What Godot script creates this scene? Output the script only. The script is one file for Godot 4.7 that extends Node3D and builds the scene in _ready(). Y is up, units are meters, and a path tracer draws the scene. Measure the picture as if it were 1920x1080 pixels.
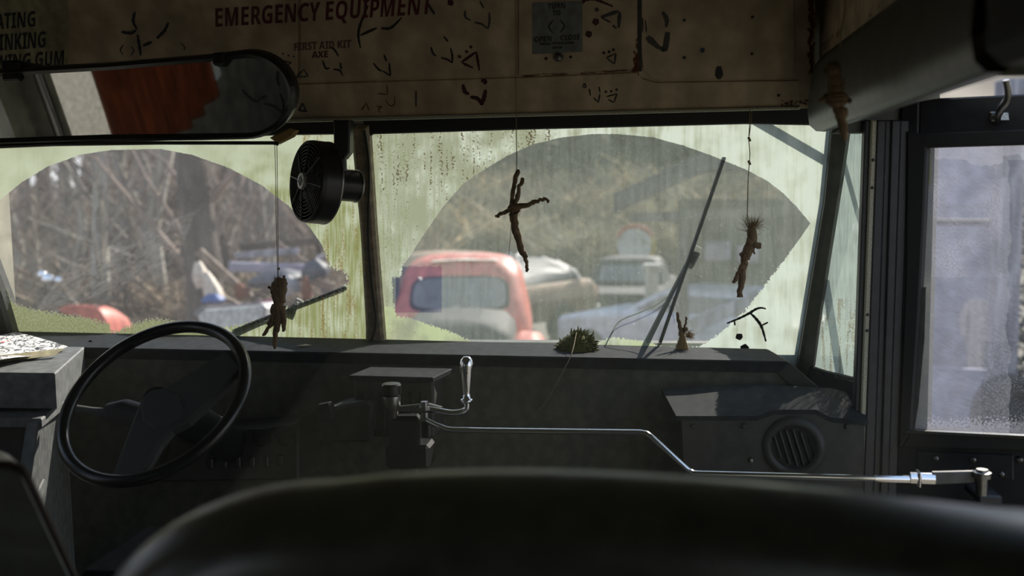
extends Node3D
# Inside the front of an old bus: dirty split windshield, dashboard, open door leaf, a yard with old trucks outside.
# x right, y up, z back; the bus floor is y = 0, the ground outside y = -1.

const F := 1884.0
var eye := Vector3(0, 1.35, 0)
var look := Basis()
var M := {}
var T := {}
var taken := {}
var rng := RandomNumberGenerator.new()
var WS: Plane      # windshield glass
var HD: Plane      # header panel above it
var DR: Plane      # open door leaf
var CP: Plane      # corner pane

# ---------------------------------------------------------------- mesh helpers
class MB:
	var v := PackedVector3Array()
	var n := PackedVector3Array()
	var uv := PackedVector2Array()

	func tri(a: Vector3, b: Vector3, c: Vector3, na: Vector3, nb: Vector3, nc: Vector3, ua := Vector2.ZERO, ub := Vector2.ZERO, uc := Vector2.ZERO) -> void:
		var g := (c - a).cross(b - a)
		if g.length_squared() < 1e-18:
			return
		if g.dot(na + nb + nc) < 0.0:
			v.append_array([a, c, b]); n.append_array([na, nc, nb]); uv.append_array([ua, uc, ub])
		else:
			v.append_array([a, b, c]); n.append_array([na, nb, nc]); uv.append_array([ua, ub, uc])

	func quad(a: Vector3, b: Vector3, c: Vector3, d: Vector3, out := Vector3.ZERO) -> void:
		var m := (b - a).cross(c - a)
		if m.length_squared() < 1e-18:
			m = (c - a).cross(d - a)
		m = m.normalized()
		if out != Vector3.ZERO and m.dot(out) < 0.0:
			m = -m
		tri(a, b, c, m, m, m, Vector2(0, 0), Vector2(1, 0), Vector2(1, 1))
		tri(a, c, d, m, m, m, Vector2(0, 0), Vector2(1, 1), Vector2(0, 1))

	func box(c: Vector3, s: Vector3, b := Basis(), ch := 0.0) -> void:
		var h := s / 2.0
		ch = minf(ch, minf(h.x, minf(h.y, h.z)) * 0.9)
		for ax in 3:
			var u := (ax + 1) % 3
			var w := (ax + 2) % 3
			for sg in [-1.0, 1.0]:
				var p := []
				for k in [[-1, -1], [1, -1], [1, 1], [-1, 1]]:
					var q := Vector3.ZERO
					q[ax] = sg * h[ax]
					q[u] = k[0] * (h[u] - ch)
					q[w] = k[1] * (h[w] - ch)
					p.append(c + b * q)
				var o := Vector3.ZERO
				o[ax] = sg
				quad(p[0], p[1], p[2], p[3], b * o)
			if ch > 0.0:
				for su in [-1.0, 1.0]:
					for sw in [-1.0, 1.0]:
						var e := []
						for k in [[-1, 0], [1, 0], [1, 1], [-1, 1]]:
							var q := Vector3.ZERO
							q[ax] = k[0] * (h[ax] - ch)
							q[u] = su * (h[u] - (0.0 if k[1] == 0 else ch))
							q[w] = sw * (h[w] - (ch if k[1] == 0 else 0.0))
							e.append(c + b * q)
						var o := Vector3.ZERO
						o[u] = su
						o[w] = sw
						quad(e[0], e[1], e[2], e[3], b * o)
		if ch > 0.0:
			for sx in [-1.0, 1.0]:
				for sy in [-1.0, 1.0]:
					for sz in [-1.0, 1.0]:
						var s3 := Vector3(sx, sy, sz)
						var a := c + b * (s3 * Vector3(h.x, h.y - ch, h.z - ch))
						var d := c + b * (s3 * Vector3(h.x - ch, h.y, h.z - ch))
						var e := c + b * (s3 * Vector3(h.x - ch, h.y - ch, h.z))
						var m := (b * s3).normalized()
						tri(a, d, e, m, m, m)

	# a flat outline (seen from its front) given thickness along ext, with an optional chamfer round the front edge
	func prism(p: Array, ext: Vector3, ch := 0.0) -> void:
		var m := -ext.normalized()
		var ux: Vector3 = (p[1] - p[0]).normalized()
		ux = (ux - m * ux.dot(m)).normalized()
		var uy := m.cross(ux)
		var flat := PackedVector2Array()
		for q in p:
			flat.append(Vector2((q - p[0]).dot(ux), (q - p[0]).dot(uy)))
		var k := p.size()
		var area := 0.0
		for i in k:
			area += flat[i].cross(flat[(i + 1) % k])
		var front := []
		for i in k:
			var q: Vector3 = p[i]
			if ch > 0.0:
				var e0 := (flat[i] - flat[(i + k - 1) % k]).normalized()
				var e1 := (flat[(i + 1) % k] - flat[i]).normalized()
				var n0 := Vector2(-e0.y, e0.x) * signf(area)
				var n1 := Vector2(-e1.y, e1.x) * signf(area)
				var t := (n0 + n1) / maxf(0.35, 1.0 + n0.dot(n1))
				q += (ux * t.x + uy * t.y) * ch
			front.append(q)
		var ids := Geometry2D.triangulate_polygon(flat)
		var lo := Vector2(1e9, 1e9)
		var hi := Vector2(-1e9, -1e9)
		for q in flat:
			lo = lo.min(q)
			hi = hi.max(q)
		var sz := hi - lo
		for i in range(0, ids.size(), 3):
			var a := ids[i]
			var b := ids[i + 1]
			var c := ids[i + 2]
			tri(front[a], front[b], front[c], m, m, m, (flat[a] - lo) / sz, (flat[b] - lo) / sz, (flat[c] - lo) / sz)
			tri(p[a] + ext, p[b] + ext, p[c] + ext, -m, -m, -m)
		for i in k:
			var j := (i + 1) % k
			var e := (flat[j] - flat[i]).normalized()
			var o2 := Vector2(e.y, -e.x) * signf(area)
			var o := ux * o2.x + uy * o2.y
			var off := m * -ch
			quad(p[i] + off, p[j] + off, p[j] + ext, p[i] + ext, o)
			if ch > 0.0:
				quad(front[i], front[j], p[j] + off, p[i] + off, o + m)

	func tube(p: Array, r, sides := 8, closed := false, caps := true, squash := 1.0) -> void:
		var k := p.size()
		var rings := []
		var side := Vector3.ZERO
		var tans := []
		for i in k:
			var a: Vector3 = p[(i + k - 1) % k] if closed or i > 0 else p[i]
			var b: Vector3 = p[(i + 1) % k] if closed or i < k - 1 else p[i]
			var t := (b - a).normalized()
			tans.append(t)
			if side == Vector3.ZERO:
				side = t.cross(Vector3.UP if absf(t.y) < 0.9 else Vector3.RIGHT).normalized()
			side = (side - t * side.dot(t)).normalized()
			var up := t.cross(side)
			var rr: float = r[i] if r is Array else r
			var ring := []
			for s in sides:
				var f := TAU * s / sides
				var d := side * cos(f) + up * sin(f) * squash
				ring.append([p[i] + d * rr, d.normalized()])
			rings.append(ring)
		for i in (k if closed else k - 1):
			var j := (i + 1) % k
			for s in sides:
				var q := (s + 1) % sides
				var A = rings[i][s]
				var Bq = rings[i][q]
				var Cq = rings[j][q]
				var D = rings[j][s]
				var u0 := float(i) / k
				var u1 := float(i + 1) / k
				tri(A[0], Bq[0], Cq[0], A[1], Bq[1], Cq[1], Vector2(float(s) / sides, u0), Vector2(float(s + 1) / sides, u0), Vector2(float(s + 1) / sides, u1))
				tri(A[0], Cq[0], D[0], A[1], Cq[1], D[1], Vector2(float(s) / sides, u0), Vector2(float(s + 1) / sides, u1), Vector2(float(s) / sides, u1))
		if caps and not closed:
			for e in [0, k - 1]:
				var m: Vector3 = tans[e] * (-1.0 if e == 0 else 1.0)
				for s in sides:
					tri(p[e], rings[e][s][0], rings[e][(s + 1) % sides][0], m, m, m)

	# profile of (radius, height) turned round the y axis of x
	func lathe(prof: Array, x: Transform3D, segs := 24, smooth := false) -> void:
		for i in prof.size() - 1:
			var a: Vector2 = prof[i]
			var b: Vector2 = prof[i + 1]
			var d := (b - a).normalized()
			var nn := Vector2(d.y, -d.x)
			var n0 := nn
			var n1 := nn
			if smooth:
				if i > 0:
					var e: Vector2 = (a - prof[i - 1]).normalized()
					n0 = (nn + Vector2(e.y, -e.x)).normalized()
				if i < prof.size() - 2:
					var e: Vector2 = (prof[i + 2] - b).normalized()
					n1 = (nn + Vector2(e.y, -e.x)).normalized()
			for s in segs:
				var f0 := TAU * s / segs
				var f1 := TAU * (s + 1) / segs
				var c0 := Vector3(cos(f0), 0, sin(f0))
				var c1 := Vector3(cos(f1), 0, sin(f1))
				var p := [x * (c0 * a.x + Vector3.UP * a.y), x * (c1 * a.x + Vector3.UP * a.y), x * (c1 * b.x + Vector3.UP * b.y), x * (c0 * b.x + Vector3.UP * b.y)]
				var q := [x.basis * (c0 * n0.x + Vector3.UP * n0.y), x.basis * (c1 * n0.x + Vector3.UP * n0.y), x.basis * (c1 * n1.x + Vector3.UP * n1.y), x.basis * (c0 * n1.x + Vector3.UP * n1.y)]
				tri(p[0], p[1], p[2], q[0], q[1], q[2])
				tri(p[0], p[2], p[3], q[0], q[2], q[3])

	# rows of points; smooth normals from neighbours
	func grid(g: Array, wrap := false) -> void:
		var h := g.size()
		var w: int = g[0].size()
		var nn := []
		for i in h:
			var row := []
			for j in w:
				var a: Vector3 = g[i][(j + w - 1) % w] if wrap or j > 0 else g[i][j]
				var b: Vector3 = g[i][(j + 1) % w] if wrap or j < w - 1 else g[i][j]
				var c: Vector3 = g[maxi(i - 1, 0)][j]
				var d: Vector3 = g[mini(i + 1, h - 1)][j]
				row.append((b - a).cross(d - c).normalized())
			nn.append(row)
		for i in h - 1:
			for j in (w if wrap else w - 1):
				var k := (j + 1) % w
				var u0 := Vector2(float(j) / (w - 1), float(i) / (h - 1))
				var u1 := Vector2(float(j + 1) / (w - 1), float(i + 1) / (h - 1))
				tri(g[i][j], g[i][k], g[i + 1][k], nn[i][j], nn[i][k], nn[i + 1][k], u0, Vector2(u1.x, u0.y), u1)
				tri(g[i][j], g[i + 1][k], g[i + 1][j], nn[i][j], nn[i + 1][k], nn[i + 1][j], u0, u1, Vector2(u0.x, u1.y))

	func mesh() -> ArrayMesh:
		var a := []
		a.resize(Mesh.ARRAY_MAX)
		a[Mesh.ARRAY_VERTEX] = v
		a[Mesh.ARRAY_NORMAL] = n
		a[Mesh.ARRAY_TEX_UV] = uv
		var m := ArrayMesh.new()
		m.add_surface_from_arrays(Mesh.PRIMITIVE_TRIANGLES, a)
		return m

# ---------------------------------------------------------------- placing helpers
func ray(px: float, py: float) -> Vector3:
	return look * Vector3((px - 960.0) / F, -(py - 540.0) / F, -1.0)

func at(px: float, py: float, z: float) -> Vector3:
	var r := ray(px, py)
	return eye + r * ((z - eye.z) / r.z)

func aty(px: float, py: float, y: float) -> Vector3:
	var r := ray(px, py)
	return eye + r * ((y - eye.y) / r.y)

func on(px: float, py: float, pl: Plane) -> Vector3:
	var r := ray(px, py)
	return eye + r * ((pl.d - pl.normal.dot(eye)) / pl.normal.dot(r))

func pts(a: Array, pl: Plane) -> Array:
	var o := []
	for i in range(0, a.size(), 2):
		o.append(on(a[i], a[i + 1], pl))
	return o

func ptz(a: Array, z: float) -> Array:
	var o := []
	for i in range(0, a.size(), 2):
		o.append(at(a[i], a[i + 1], z))
	return o

func facing(a: Vector3, b: Vector3, c: Vector3) -> Plane:
	var p := Plane(a, b, c)
	return p if p.normal.dot(eye - a) > 0 else Plane(-p.normal, -p.d)

func numbered(called: String) -> String:
	if not taken.has(called):
		taken[called] = 0
		return called
	taken[called] += 1
	return "%s_%03d" % [called, taken[called]]

func thing(called: String, label: String, category: String, where := Vector3.ZERO, group := "") -> Node3D:
	var o := Node3D.new()
	o.name = numbered(called)
	add_child(o)
	o.position = where
	return tag(o, label, category, group)

func tag(o: Node3D, label: String, category: String, group := "") -> Node3D:
	o.set_meta("label", label)
	o.set_meta("category", category)
	if group:
		o.set_meta("group", group)
	return o

func part(called: String, mb, m: Material, parent: Node3D, label := "") -> MeshInstance3D:
	var o := MeshInstance3D.new()
	o.name = called
	o.mesh = mb.mesh() if mb is MB else mb
	o.material_override = m
	if label:
		o.set_meta("label", label)
	parent.add_child(o, true)
	# built in world places: take back where the parents stand
	var off := Transform3D()
	var q: Node3D = parent
	while q != self:
		off = q.transform * off
		q = q.get_parent()
	o.transform = off.affine_inverse()
	return o

func whole(called: String, mb: MB, m: Material, label: String, category: String, group := "") -> MeshInstance3D:
	var o := part(numbered(called), mb, m, self)
	tag(o, label, category, group)
	return o

func struct(called: String, mb, m: Material, label := "", category := "") -> Node3D:
	var o: Node3D
	if mb == null:
		o = Node3D.new()
		o.name = numbered(called)
		add_child(o)
	else:
		o = part(numbered(called), mb, m, self)
	o.set_meta("kind", "structure")
	if label:
		tag(o, label, category)
	return o

func curve(p: Array, per := 5) -> Array:
	var o := []
	for i in p.size() - 1:
		var a: Vector3 = p[maxi(i - 1, 0)]
		var b: Vector3 = p[i]
		var c: Vector3 = p[i + 1]
		var d: Vector3 = p[mini(i + 2, p.size() - 1)]
		for s in per:
			o.append(b.cubic_interpolate(c, a, d, float(s) / per))
	o.append(p[-1])
	return o

# a brushed mark of paint on a plane: outline widths taper at the ends
func stroke(mb: MB, a: Array, w: float, pl: Plane, lift := 0.0006) -> void:
	var c := curve(pts(a, pl), 6) if a.size() > 4 else pts(a, pl)
	if c.size() == 2:
		c = [c[0], c[0].lerp(c[1], 0.3), c[0].lerp(c[1], 0.7), c[1]]
	var nrm := pl.normal
	var l := []
	var r := []
	for i in c.size():
		var t: Vector3 = (c[mini(i + 1, c.size() - 1)] - c[maxi(i - 1, 0)]).normalized()
		var s := t.cross(nrm).normalized()
		var f := float(i) / (c.size() - 1)
		var ww := w * (0.55 + 0.45 * sin(PI * clampf(f * 1.05 + 0.02, 0, 1))) * (1.0 + 0.18 * sin(i * 2.3 + a[0]))
		l.append(c[i] + s * ww * 0.5 + nrm * lift)
		r.append(c[i] - s * ww * 0.5 + nrm * lift)
	for i in c.size() - 1:
		mb.quad(l[i], l[i + 1], r[i + 1], r[i], nrm)

func dot(mb: MB, px: float, py: float, rpx: float, pl: Plane, lift := 0.0006) -> void:
	var c := on(px, py, pl)
	var r := (on(px + rpx, py, pl) - c).length()
	var ux := Vector3.RIGHT.slide(pl.normal).normalized()
	var uy := pl.normal.cross(ux)
	for i in 14:
		var f0 := TAU * i / 14
		var f1 := TAU * (i + 1) / 14
		var r0 := r * (1.0 + 0.12 * sin(i * 2.1 + px))
		var r1 := r * (1.0 + 0.12 * sin(((i + 1) % 14) * 2.1 + px))
		var o := pl.normal * lift
		mb.tri(c + o, c + o + (ux * cos(f0) + uy * sin(f0)) * r0, c + o + (ux * cos(f1) + uy * sin(f1)) * r1, pl.normal, pl.normal, pl.normal)

# lettering on a plane: baseline from (x0, y0) to (x1, y1) pixels, h pixels tall
func words(said: String, x0: float, y0: float, x1: float, y1: float, h: float, pl: Plane, m: Material, parent: Node3D, bold := 700) -> void:
	var f := SystemFont.new()
	f.font_names = PackedStringArray(["Droid Sans"])
	f.font_weight = bold
	var t := TextMesh.new()
	t.font = f
	t.text = said
	t.font_size = 48
	t.pixel_size = 0.01
	t.depth = 0.02
	t.curve_step = 4.0
	var b := t.get_aabb()
	var p0 := on(x0, y0, pl)
	var p1 := on(x1, y1, pl)
	var up := on(x0, y0 - h, pl) - p0
	var o := MeshInstance3D.new()
	o.name = "lettering"
	o.mesh = t
	o.material_override = m
	parent.add_child(o, true)
	var bs := Basis((p1 - p0) / b.size.x, up / b.size.y, pl.normal * 0.03)
	o.transform = parent.transform.affine_inverse() * Transform3D(bs, p0 - bs * b.position + pl.normal * 0.0003)

# ---------------------------------------------------------------- materials
func lin(r: float, g: float, b: float) -> Color:
	return Color(r, g, b).linear_to_srgb()

func noise_texture(size: int, freq: float, kind: int, lo: float, hi: float, seeded: int, stretch := Vector2.ONE, octaves := 4) -> ImageTexture:
	var fn := FastNoiseLite.new()
	fn.seed = seeded
	fn.noise_type = kind as FastNoiseLite.NoiseType
	fn.frequency = freq
	fn.fractal_octaves = octaves
	var img: Image
	if stretch == Vector2.ONE:
		img = fn.get_seamless_image(size, size)
	else:
		img = fn.get_seamless_image(size, int(size * stretch.x / stretch.y))
		img.resize(size, size, Image.INTERPOLATE_CUBIC)
	img.convert(Image.FORMAT_L8)
	var d := img.get_data()
	var mn := 255
	var mx := 0
	for x in d:
		mn = mini(mn, x)
		mx = maxi(mx, x)
	for i in d.size():
		d[i] = int(255.0 * lerpf(lo, hi, float(d[i] - mn) / maxf(1.0, mx - mn)))
	return ImageTexture.create_from_image(Image.create_from_data(size, size, false, Image.FORMAT_L8, d))

func mat(called: String, c: Color, rough := 0.7, metal := 0.0, tex := "mottle", scale := 4.0, bump := 0.0) -> StandardMaterial3D:
	var m := StandardMaterial3D.new()
	m.resource_name = called
	m.albedo_color = c
	m.roughness = rough
	m.metallic = metal
	m.metallic_specular = 0.5
	if tex:
		m.albedo_texture = T[tex]
		m.uv1_triplanar = true
		m.uv1_scale = Vector3.ONE * scale
	if bump != 0.0:
		m.heightmap_enabled = true
		m.heightmap_scale = bump
		m.heightmap_texture = T["grain"]
	M[called] = m
	return m

func make_materials() -> void:
	T.mottle = noise_texture(256, 0.012, FastNoiseLite.TYPE_SIMPLEX_SMOOTH, 0.7, 1.0, 1)
	T.grain = noise_texture(256, 0.09, FastNoiseLite.TYPE_SIMPLEX, 0.6, 1.0, 2)
	T.patch = noise_texture(256, 0.02, FastNoiseLite.TYPE_CELLULAR, 0.55, 1.0, 3)
	T.streak = noise_texture(256, 0.03, FastNoiseLite.TYPE_SIMPLEX, 0.55, 1.0, 4, Vector2(1, 8))
	T.litter = noise_texture(512, 0.06, FastNoiseLite.TYPE_SIMPLEX, 0.25, 1.0, 5, Vector2.ONE, 5)
	mat("cream_paint", lin(0.56, 0.43, 0.28), 0.55, 0.0, "mottle", 3.0, 0.02)
	mat("ceiling_paint", lin(0.40, 0.38, 0.29), 0.6, 0.0, "mottle", 2.0)
	mat("dash_vinyl", lin(0.078, 0.08, 0.062), 0.62, 0.0, "mottle", 6.0, 0.03)
	mat("dash_paint", lin(0.030, 0.034, 0.037), 0.72, 0.0, "mottle", 7.0, 0.02)
	M.dash_paint.metallic_specular = 0.2
	mat("grey_console", lin(0.17, 0.18, 0.18), 0.6, 0.0, "mottle", 7.0, 0.02)
	mat("dark_panel", lin(0.03, 0.03, 0.025), 0.6, 0.0, "mottle", 6.0, 0.02)
	mat("black_plastic", lin(0.012, 0.012, 0.012), 0.35, 0.0, "grain", 8.0)
	mat("black_rubber", lin(0.018, 0.018, 0.017), 0.75, 0.0, "grain", 12.0)
	mat("wheel_rim", lin(0.02, 0.02, 0.02), 0.28, 0.0, "grain", 12.0, 0.01)
	mat("wheel_hub", lin(0.10, 0.10, 0.10), 0.65, 0.0, "grain", 14.0, 0.02)
	mat("chrome", lin(0.78, 0.79, 0.82), 0.12, 1.0, "")
	mat("dull_chrome", lin(0.36, 0.36, 0.35), 0.3, 1.0, "grain", 9.0)
	mat("duct_plastic", lin(0.075, 0.078, 0.066), 0.42, 0.0, "mottle", 5.0, 0.02)
	mat("frame_black", lin(0.02, 0.021, 0.026), 0.45, 0.0, "mottle", 6.0)
	mat("frame_grey", lin(0.09, 0.09, 0.08), 0.5, 0.0, "mottle", 6.0)
	mat("alloy_strip", lin(0.55, 0.54, 0.40), 0.5, 0.0, "grain", 9.0)
	mat("post_paint", lin(0.42, 0.34, 0.23), 0.55, 0.0, "patch", 9.0)
	mat("seat_vinyl", lin(0.13, 0.135, 0.09), 0.33, 0.0, "patch", 5.0, 0.04)
	M.seat_vinyl.metallic_specular = 0.7
	M.seat_vinyl.clearcoat_enabled = true
	M.seat_vinyl.clearcoat = 0.4
	M.seat_vinyl.clearcoat_roughness = 0.32
	mat("seat_piping", lin(0.07, 0.045, 0.03), 0.6, 0.0, "grain", 9.0)
	mat("bark_brown", lin(0.24, 0.16, 0.085), 0.9, 0.0, "streak", 30.0, 0.05)
	mat("husk", lin(0.42, 0.27, 0.12), 0.85, 0.0, "streak", 30.0)
	M.husk.backlight_enabled = true
	M.husk.backlight = Color(0.6, 0.5, 0.3)
	mat("string", lin(0.34, 0.27, 0.16), 0.9, 0.0, "grain", 60.0)
	mat("moss", lin(0.13, 0.135, 0.03), 0.95, 0.0, "grain", 30.0)
	M.moss.backlight_enabled = true
	M.moss.backlight = Color(0.5, 0.55, 0.2)
	mat("red_print", lin(0.13, 0.008, 0.012), 0.7, 0.0, "grain", 20.0)
	mat("pink_print", lin(0.2, 0.07, 0.06), 0.7, 0.0, "grain", 20.0)
	mat("black_ink", lin(0.012, 0.014, 0.013), 0.6, 0.0, "grain", 30.0)
	mat("grey_ink", lin(0.07, 0.068, 0.06), 0.6, 0.0, "grain", 30.0)
	mat("maroon_ink", lin(0.06, 0.012, 0.012), 0.6, 0.0, "grain", 30.0)
	mat("blue_ink", lin(0.03, 0.05, 0.09), 0.6, 0.0, "grain", 30.0)
	mat("rust", lin(0.34, 0.10, 0.04), 0.9, 0.0, "litter", 9.0)
	mat("sticker_grey", lin(0.20, 0.21, 0.2), 0.5, 0.0, "mottle", 9.0)
	mat("sticker_cream", lin(0.44, 0.39, 0.23), 0.5, 0.0, "mottle", 9.0)
	mat("badge", lin(0.8, 0.78, 0.7), 0.4, 0.0, "grain", 60.0)
	mat("tape", lin(0.55, 0.36, 0.13), 0.5, 0.0, "grain", 20.0)
	mat("floor_rubber", lin(0.03, 0.03, 0.028), 0.8, 0.0, "mottle", 4.0)
	mat("orange_cloth", lin(0.26, 0.06, 0.018), 0.9, 0.0, "streak", 3.0)
	M.orange_cloth.backlight_enabled = true
	M.orange_cloth.backlight = Color(0.6, 0.55, 0.5)
	# outside
	mat("soil", lin(0.33, 0.29, 0.22), 0.95, 0.0, "litter", 0.6)
	mat("leaf_litter", lin(0.30, 0.235, 0.17), 0.95, 0.0, "litter", 0.35)
	mat("trunk_grey", lin(0.36, 0.33, 0.28), 0.9, 0.0, "streak", 1.2)
	mat("trunk_dark", lin(0.15, 0.125, 0.10), 0.9, 0.0, "streak", 1.2)
	mat("trunk_pale", lin(0.55, 0.52, 0.44), 0.9, 0.0, "streak", 1.2)
	mat("twig", lin(0.40, 0.31, 0.25), 0.95, 0.0, "mottle", 1.0)
	mat("tan_brush", lin(0.80, 0.70, 0.56), 0.95, 0.0, "mottle", 1.0)
	M.tan_brush.backlight_enabled = true
	M.tan_brush.backlight = Color(1, 1, 1)
	M.tan_brush.vertex_color_use_as_albedo = true
	M.twig.vertex_color_use_as_albedo = true
	mat("needle_green", lin(0.09, 0.12, 0.075), 0.95, 0.0, "litter", 1.0)
	M.needle_green.backlight_enabled = true
	M.needle_green.backlight = Color(0.6, 0.6, 0.6)
	mat("red_body", lin(0.70, 0.19, 0.14), 0.45, 0.0, "mottle", 1.5)
	mat("off_white", lin(0.72, 0.62, 0.5), 0.6, 0.0, "mottle", 4.0)
	mat("glass_grey", lin(0.23, 0.24, 0.24), 0.15, 0.0, "mottle", 1.0)
	mat("tan_body", lin(0.42, 0.29, 0.19), 0.5, 0.0, "mottle", 1.5)
	mat("brown_body", lin(0.17, 0.10, 0.06), 0.5, 0.0, "mottle", 1.5)
	mat("black_body", lin(0.018, 0.019, 0.024), 0.75, 0.0, "mottle", 1.5)
	mat("white_body", lin(0.80, 0.83, 0.90), 0.4, 0.0, "mottle", 1.5)
	mat("tyre", lin(0.015, 0.015, 0.015), 0.85, 0.0, "grain", 3.0)
	mat("tail_lamp", lin(0.4, 0.02, 0.02), 0.3, 0.0, "grain", 6.0)
	mat("blue_tarp", lin(0.045, 0.06, 0.085), 0.6, 0.0, "mottle", 2.0)
	mat("grey_tarp", lin(0.28, 0.28, 0.30), 0.7, 0.0, "mottle", 1.5)
	mat("shed_roof", lin(0.06, 0.062, 0.062), 0.7, 0.0, "streak", 0.7)
	mat("shed_wood", lin(0.17, 0.165, 0.14), 0.9, 0.0, "streak", 0.9)
	mat("shed_back", lin(0.20, 0.21, 0.18), 0.9, 0.0, "patch", 0.6)
	mat("pale_panel", lin(0.46, 0.46, 0.58), 0.8, 0.0, "mottle", 1.0)
	mat("pale_post", lin(0.42, 0.41, 0.45), 0.8, 0.0, "streak", 1.0)
	mat("sign_white", lin(0.66, 0.66, 0.62), 0.6, 0.0, "mottle", 3.0)
	mat("sign_red", lin(0.5, 0.12, 0.07), 0.6, 0.0, "mottle", 3.0)
	mat("sign_yellow", lin(0.6, 0.45, 0.08), 0.6, 0.0, "mottle", 3.0)
	mat("planks", lin(0.34, 0.27, 0.21), 0.9, 0.0, "streak", 1.5)
	mat("blue_plastic", lin(0.06, 0.13, 0.35), 0.6, 0.0, "mottle", 3.0)
	mat("pink_plastic", lin(0.5, 0.07, 0.16), 0.6, 0.0, "mottle", 3.0)
	mat("shirt_pale", lin(0.56, 0.50, 0.46), 0.9, 0.0, "mottle", 3.0)
	# the grass green moss that grows on the outside of the glass is part of the film pictures
	var g := StandardMaterial3D.new()
	g.resource_name = "clear_glass"
	g.albedo_color = Color(0.92, 0.97, 0.93, 0.06)
	g.transparency = BaseMaterial3D.TRANSPARENCY_ALPHA
	g.roughness = 0.02
	M.clear_glass = g
	var mi := StandardMaterial3D.new()
	mi.resource_name = "mirror_glass"
	mi.albedo_color = lin(0.72, 0.73, 0.70)
	mi.metallic = 1.0
	mi.roughness = 0.03
	M.mirror_glass = mi

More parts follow.
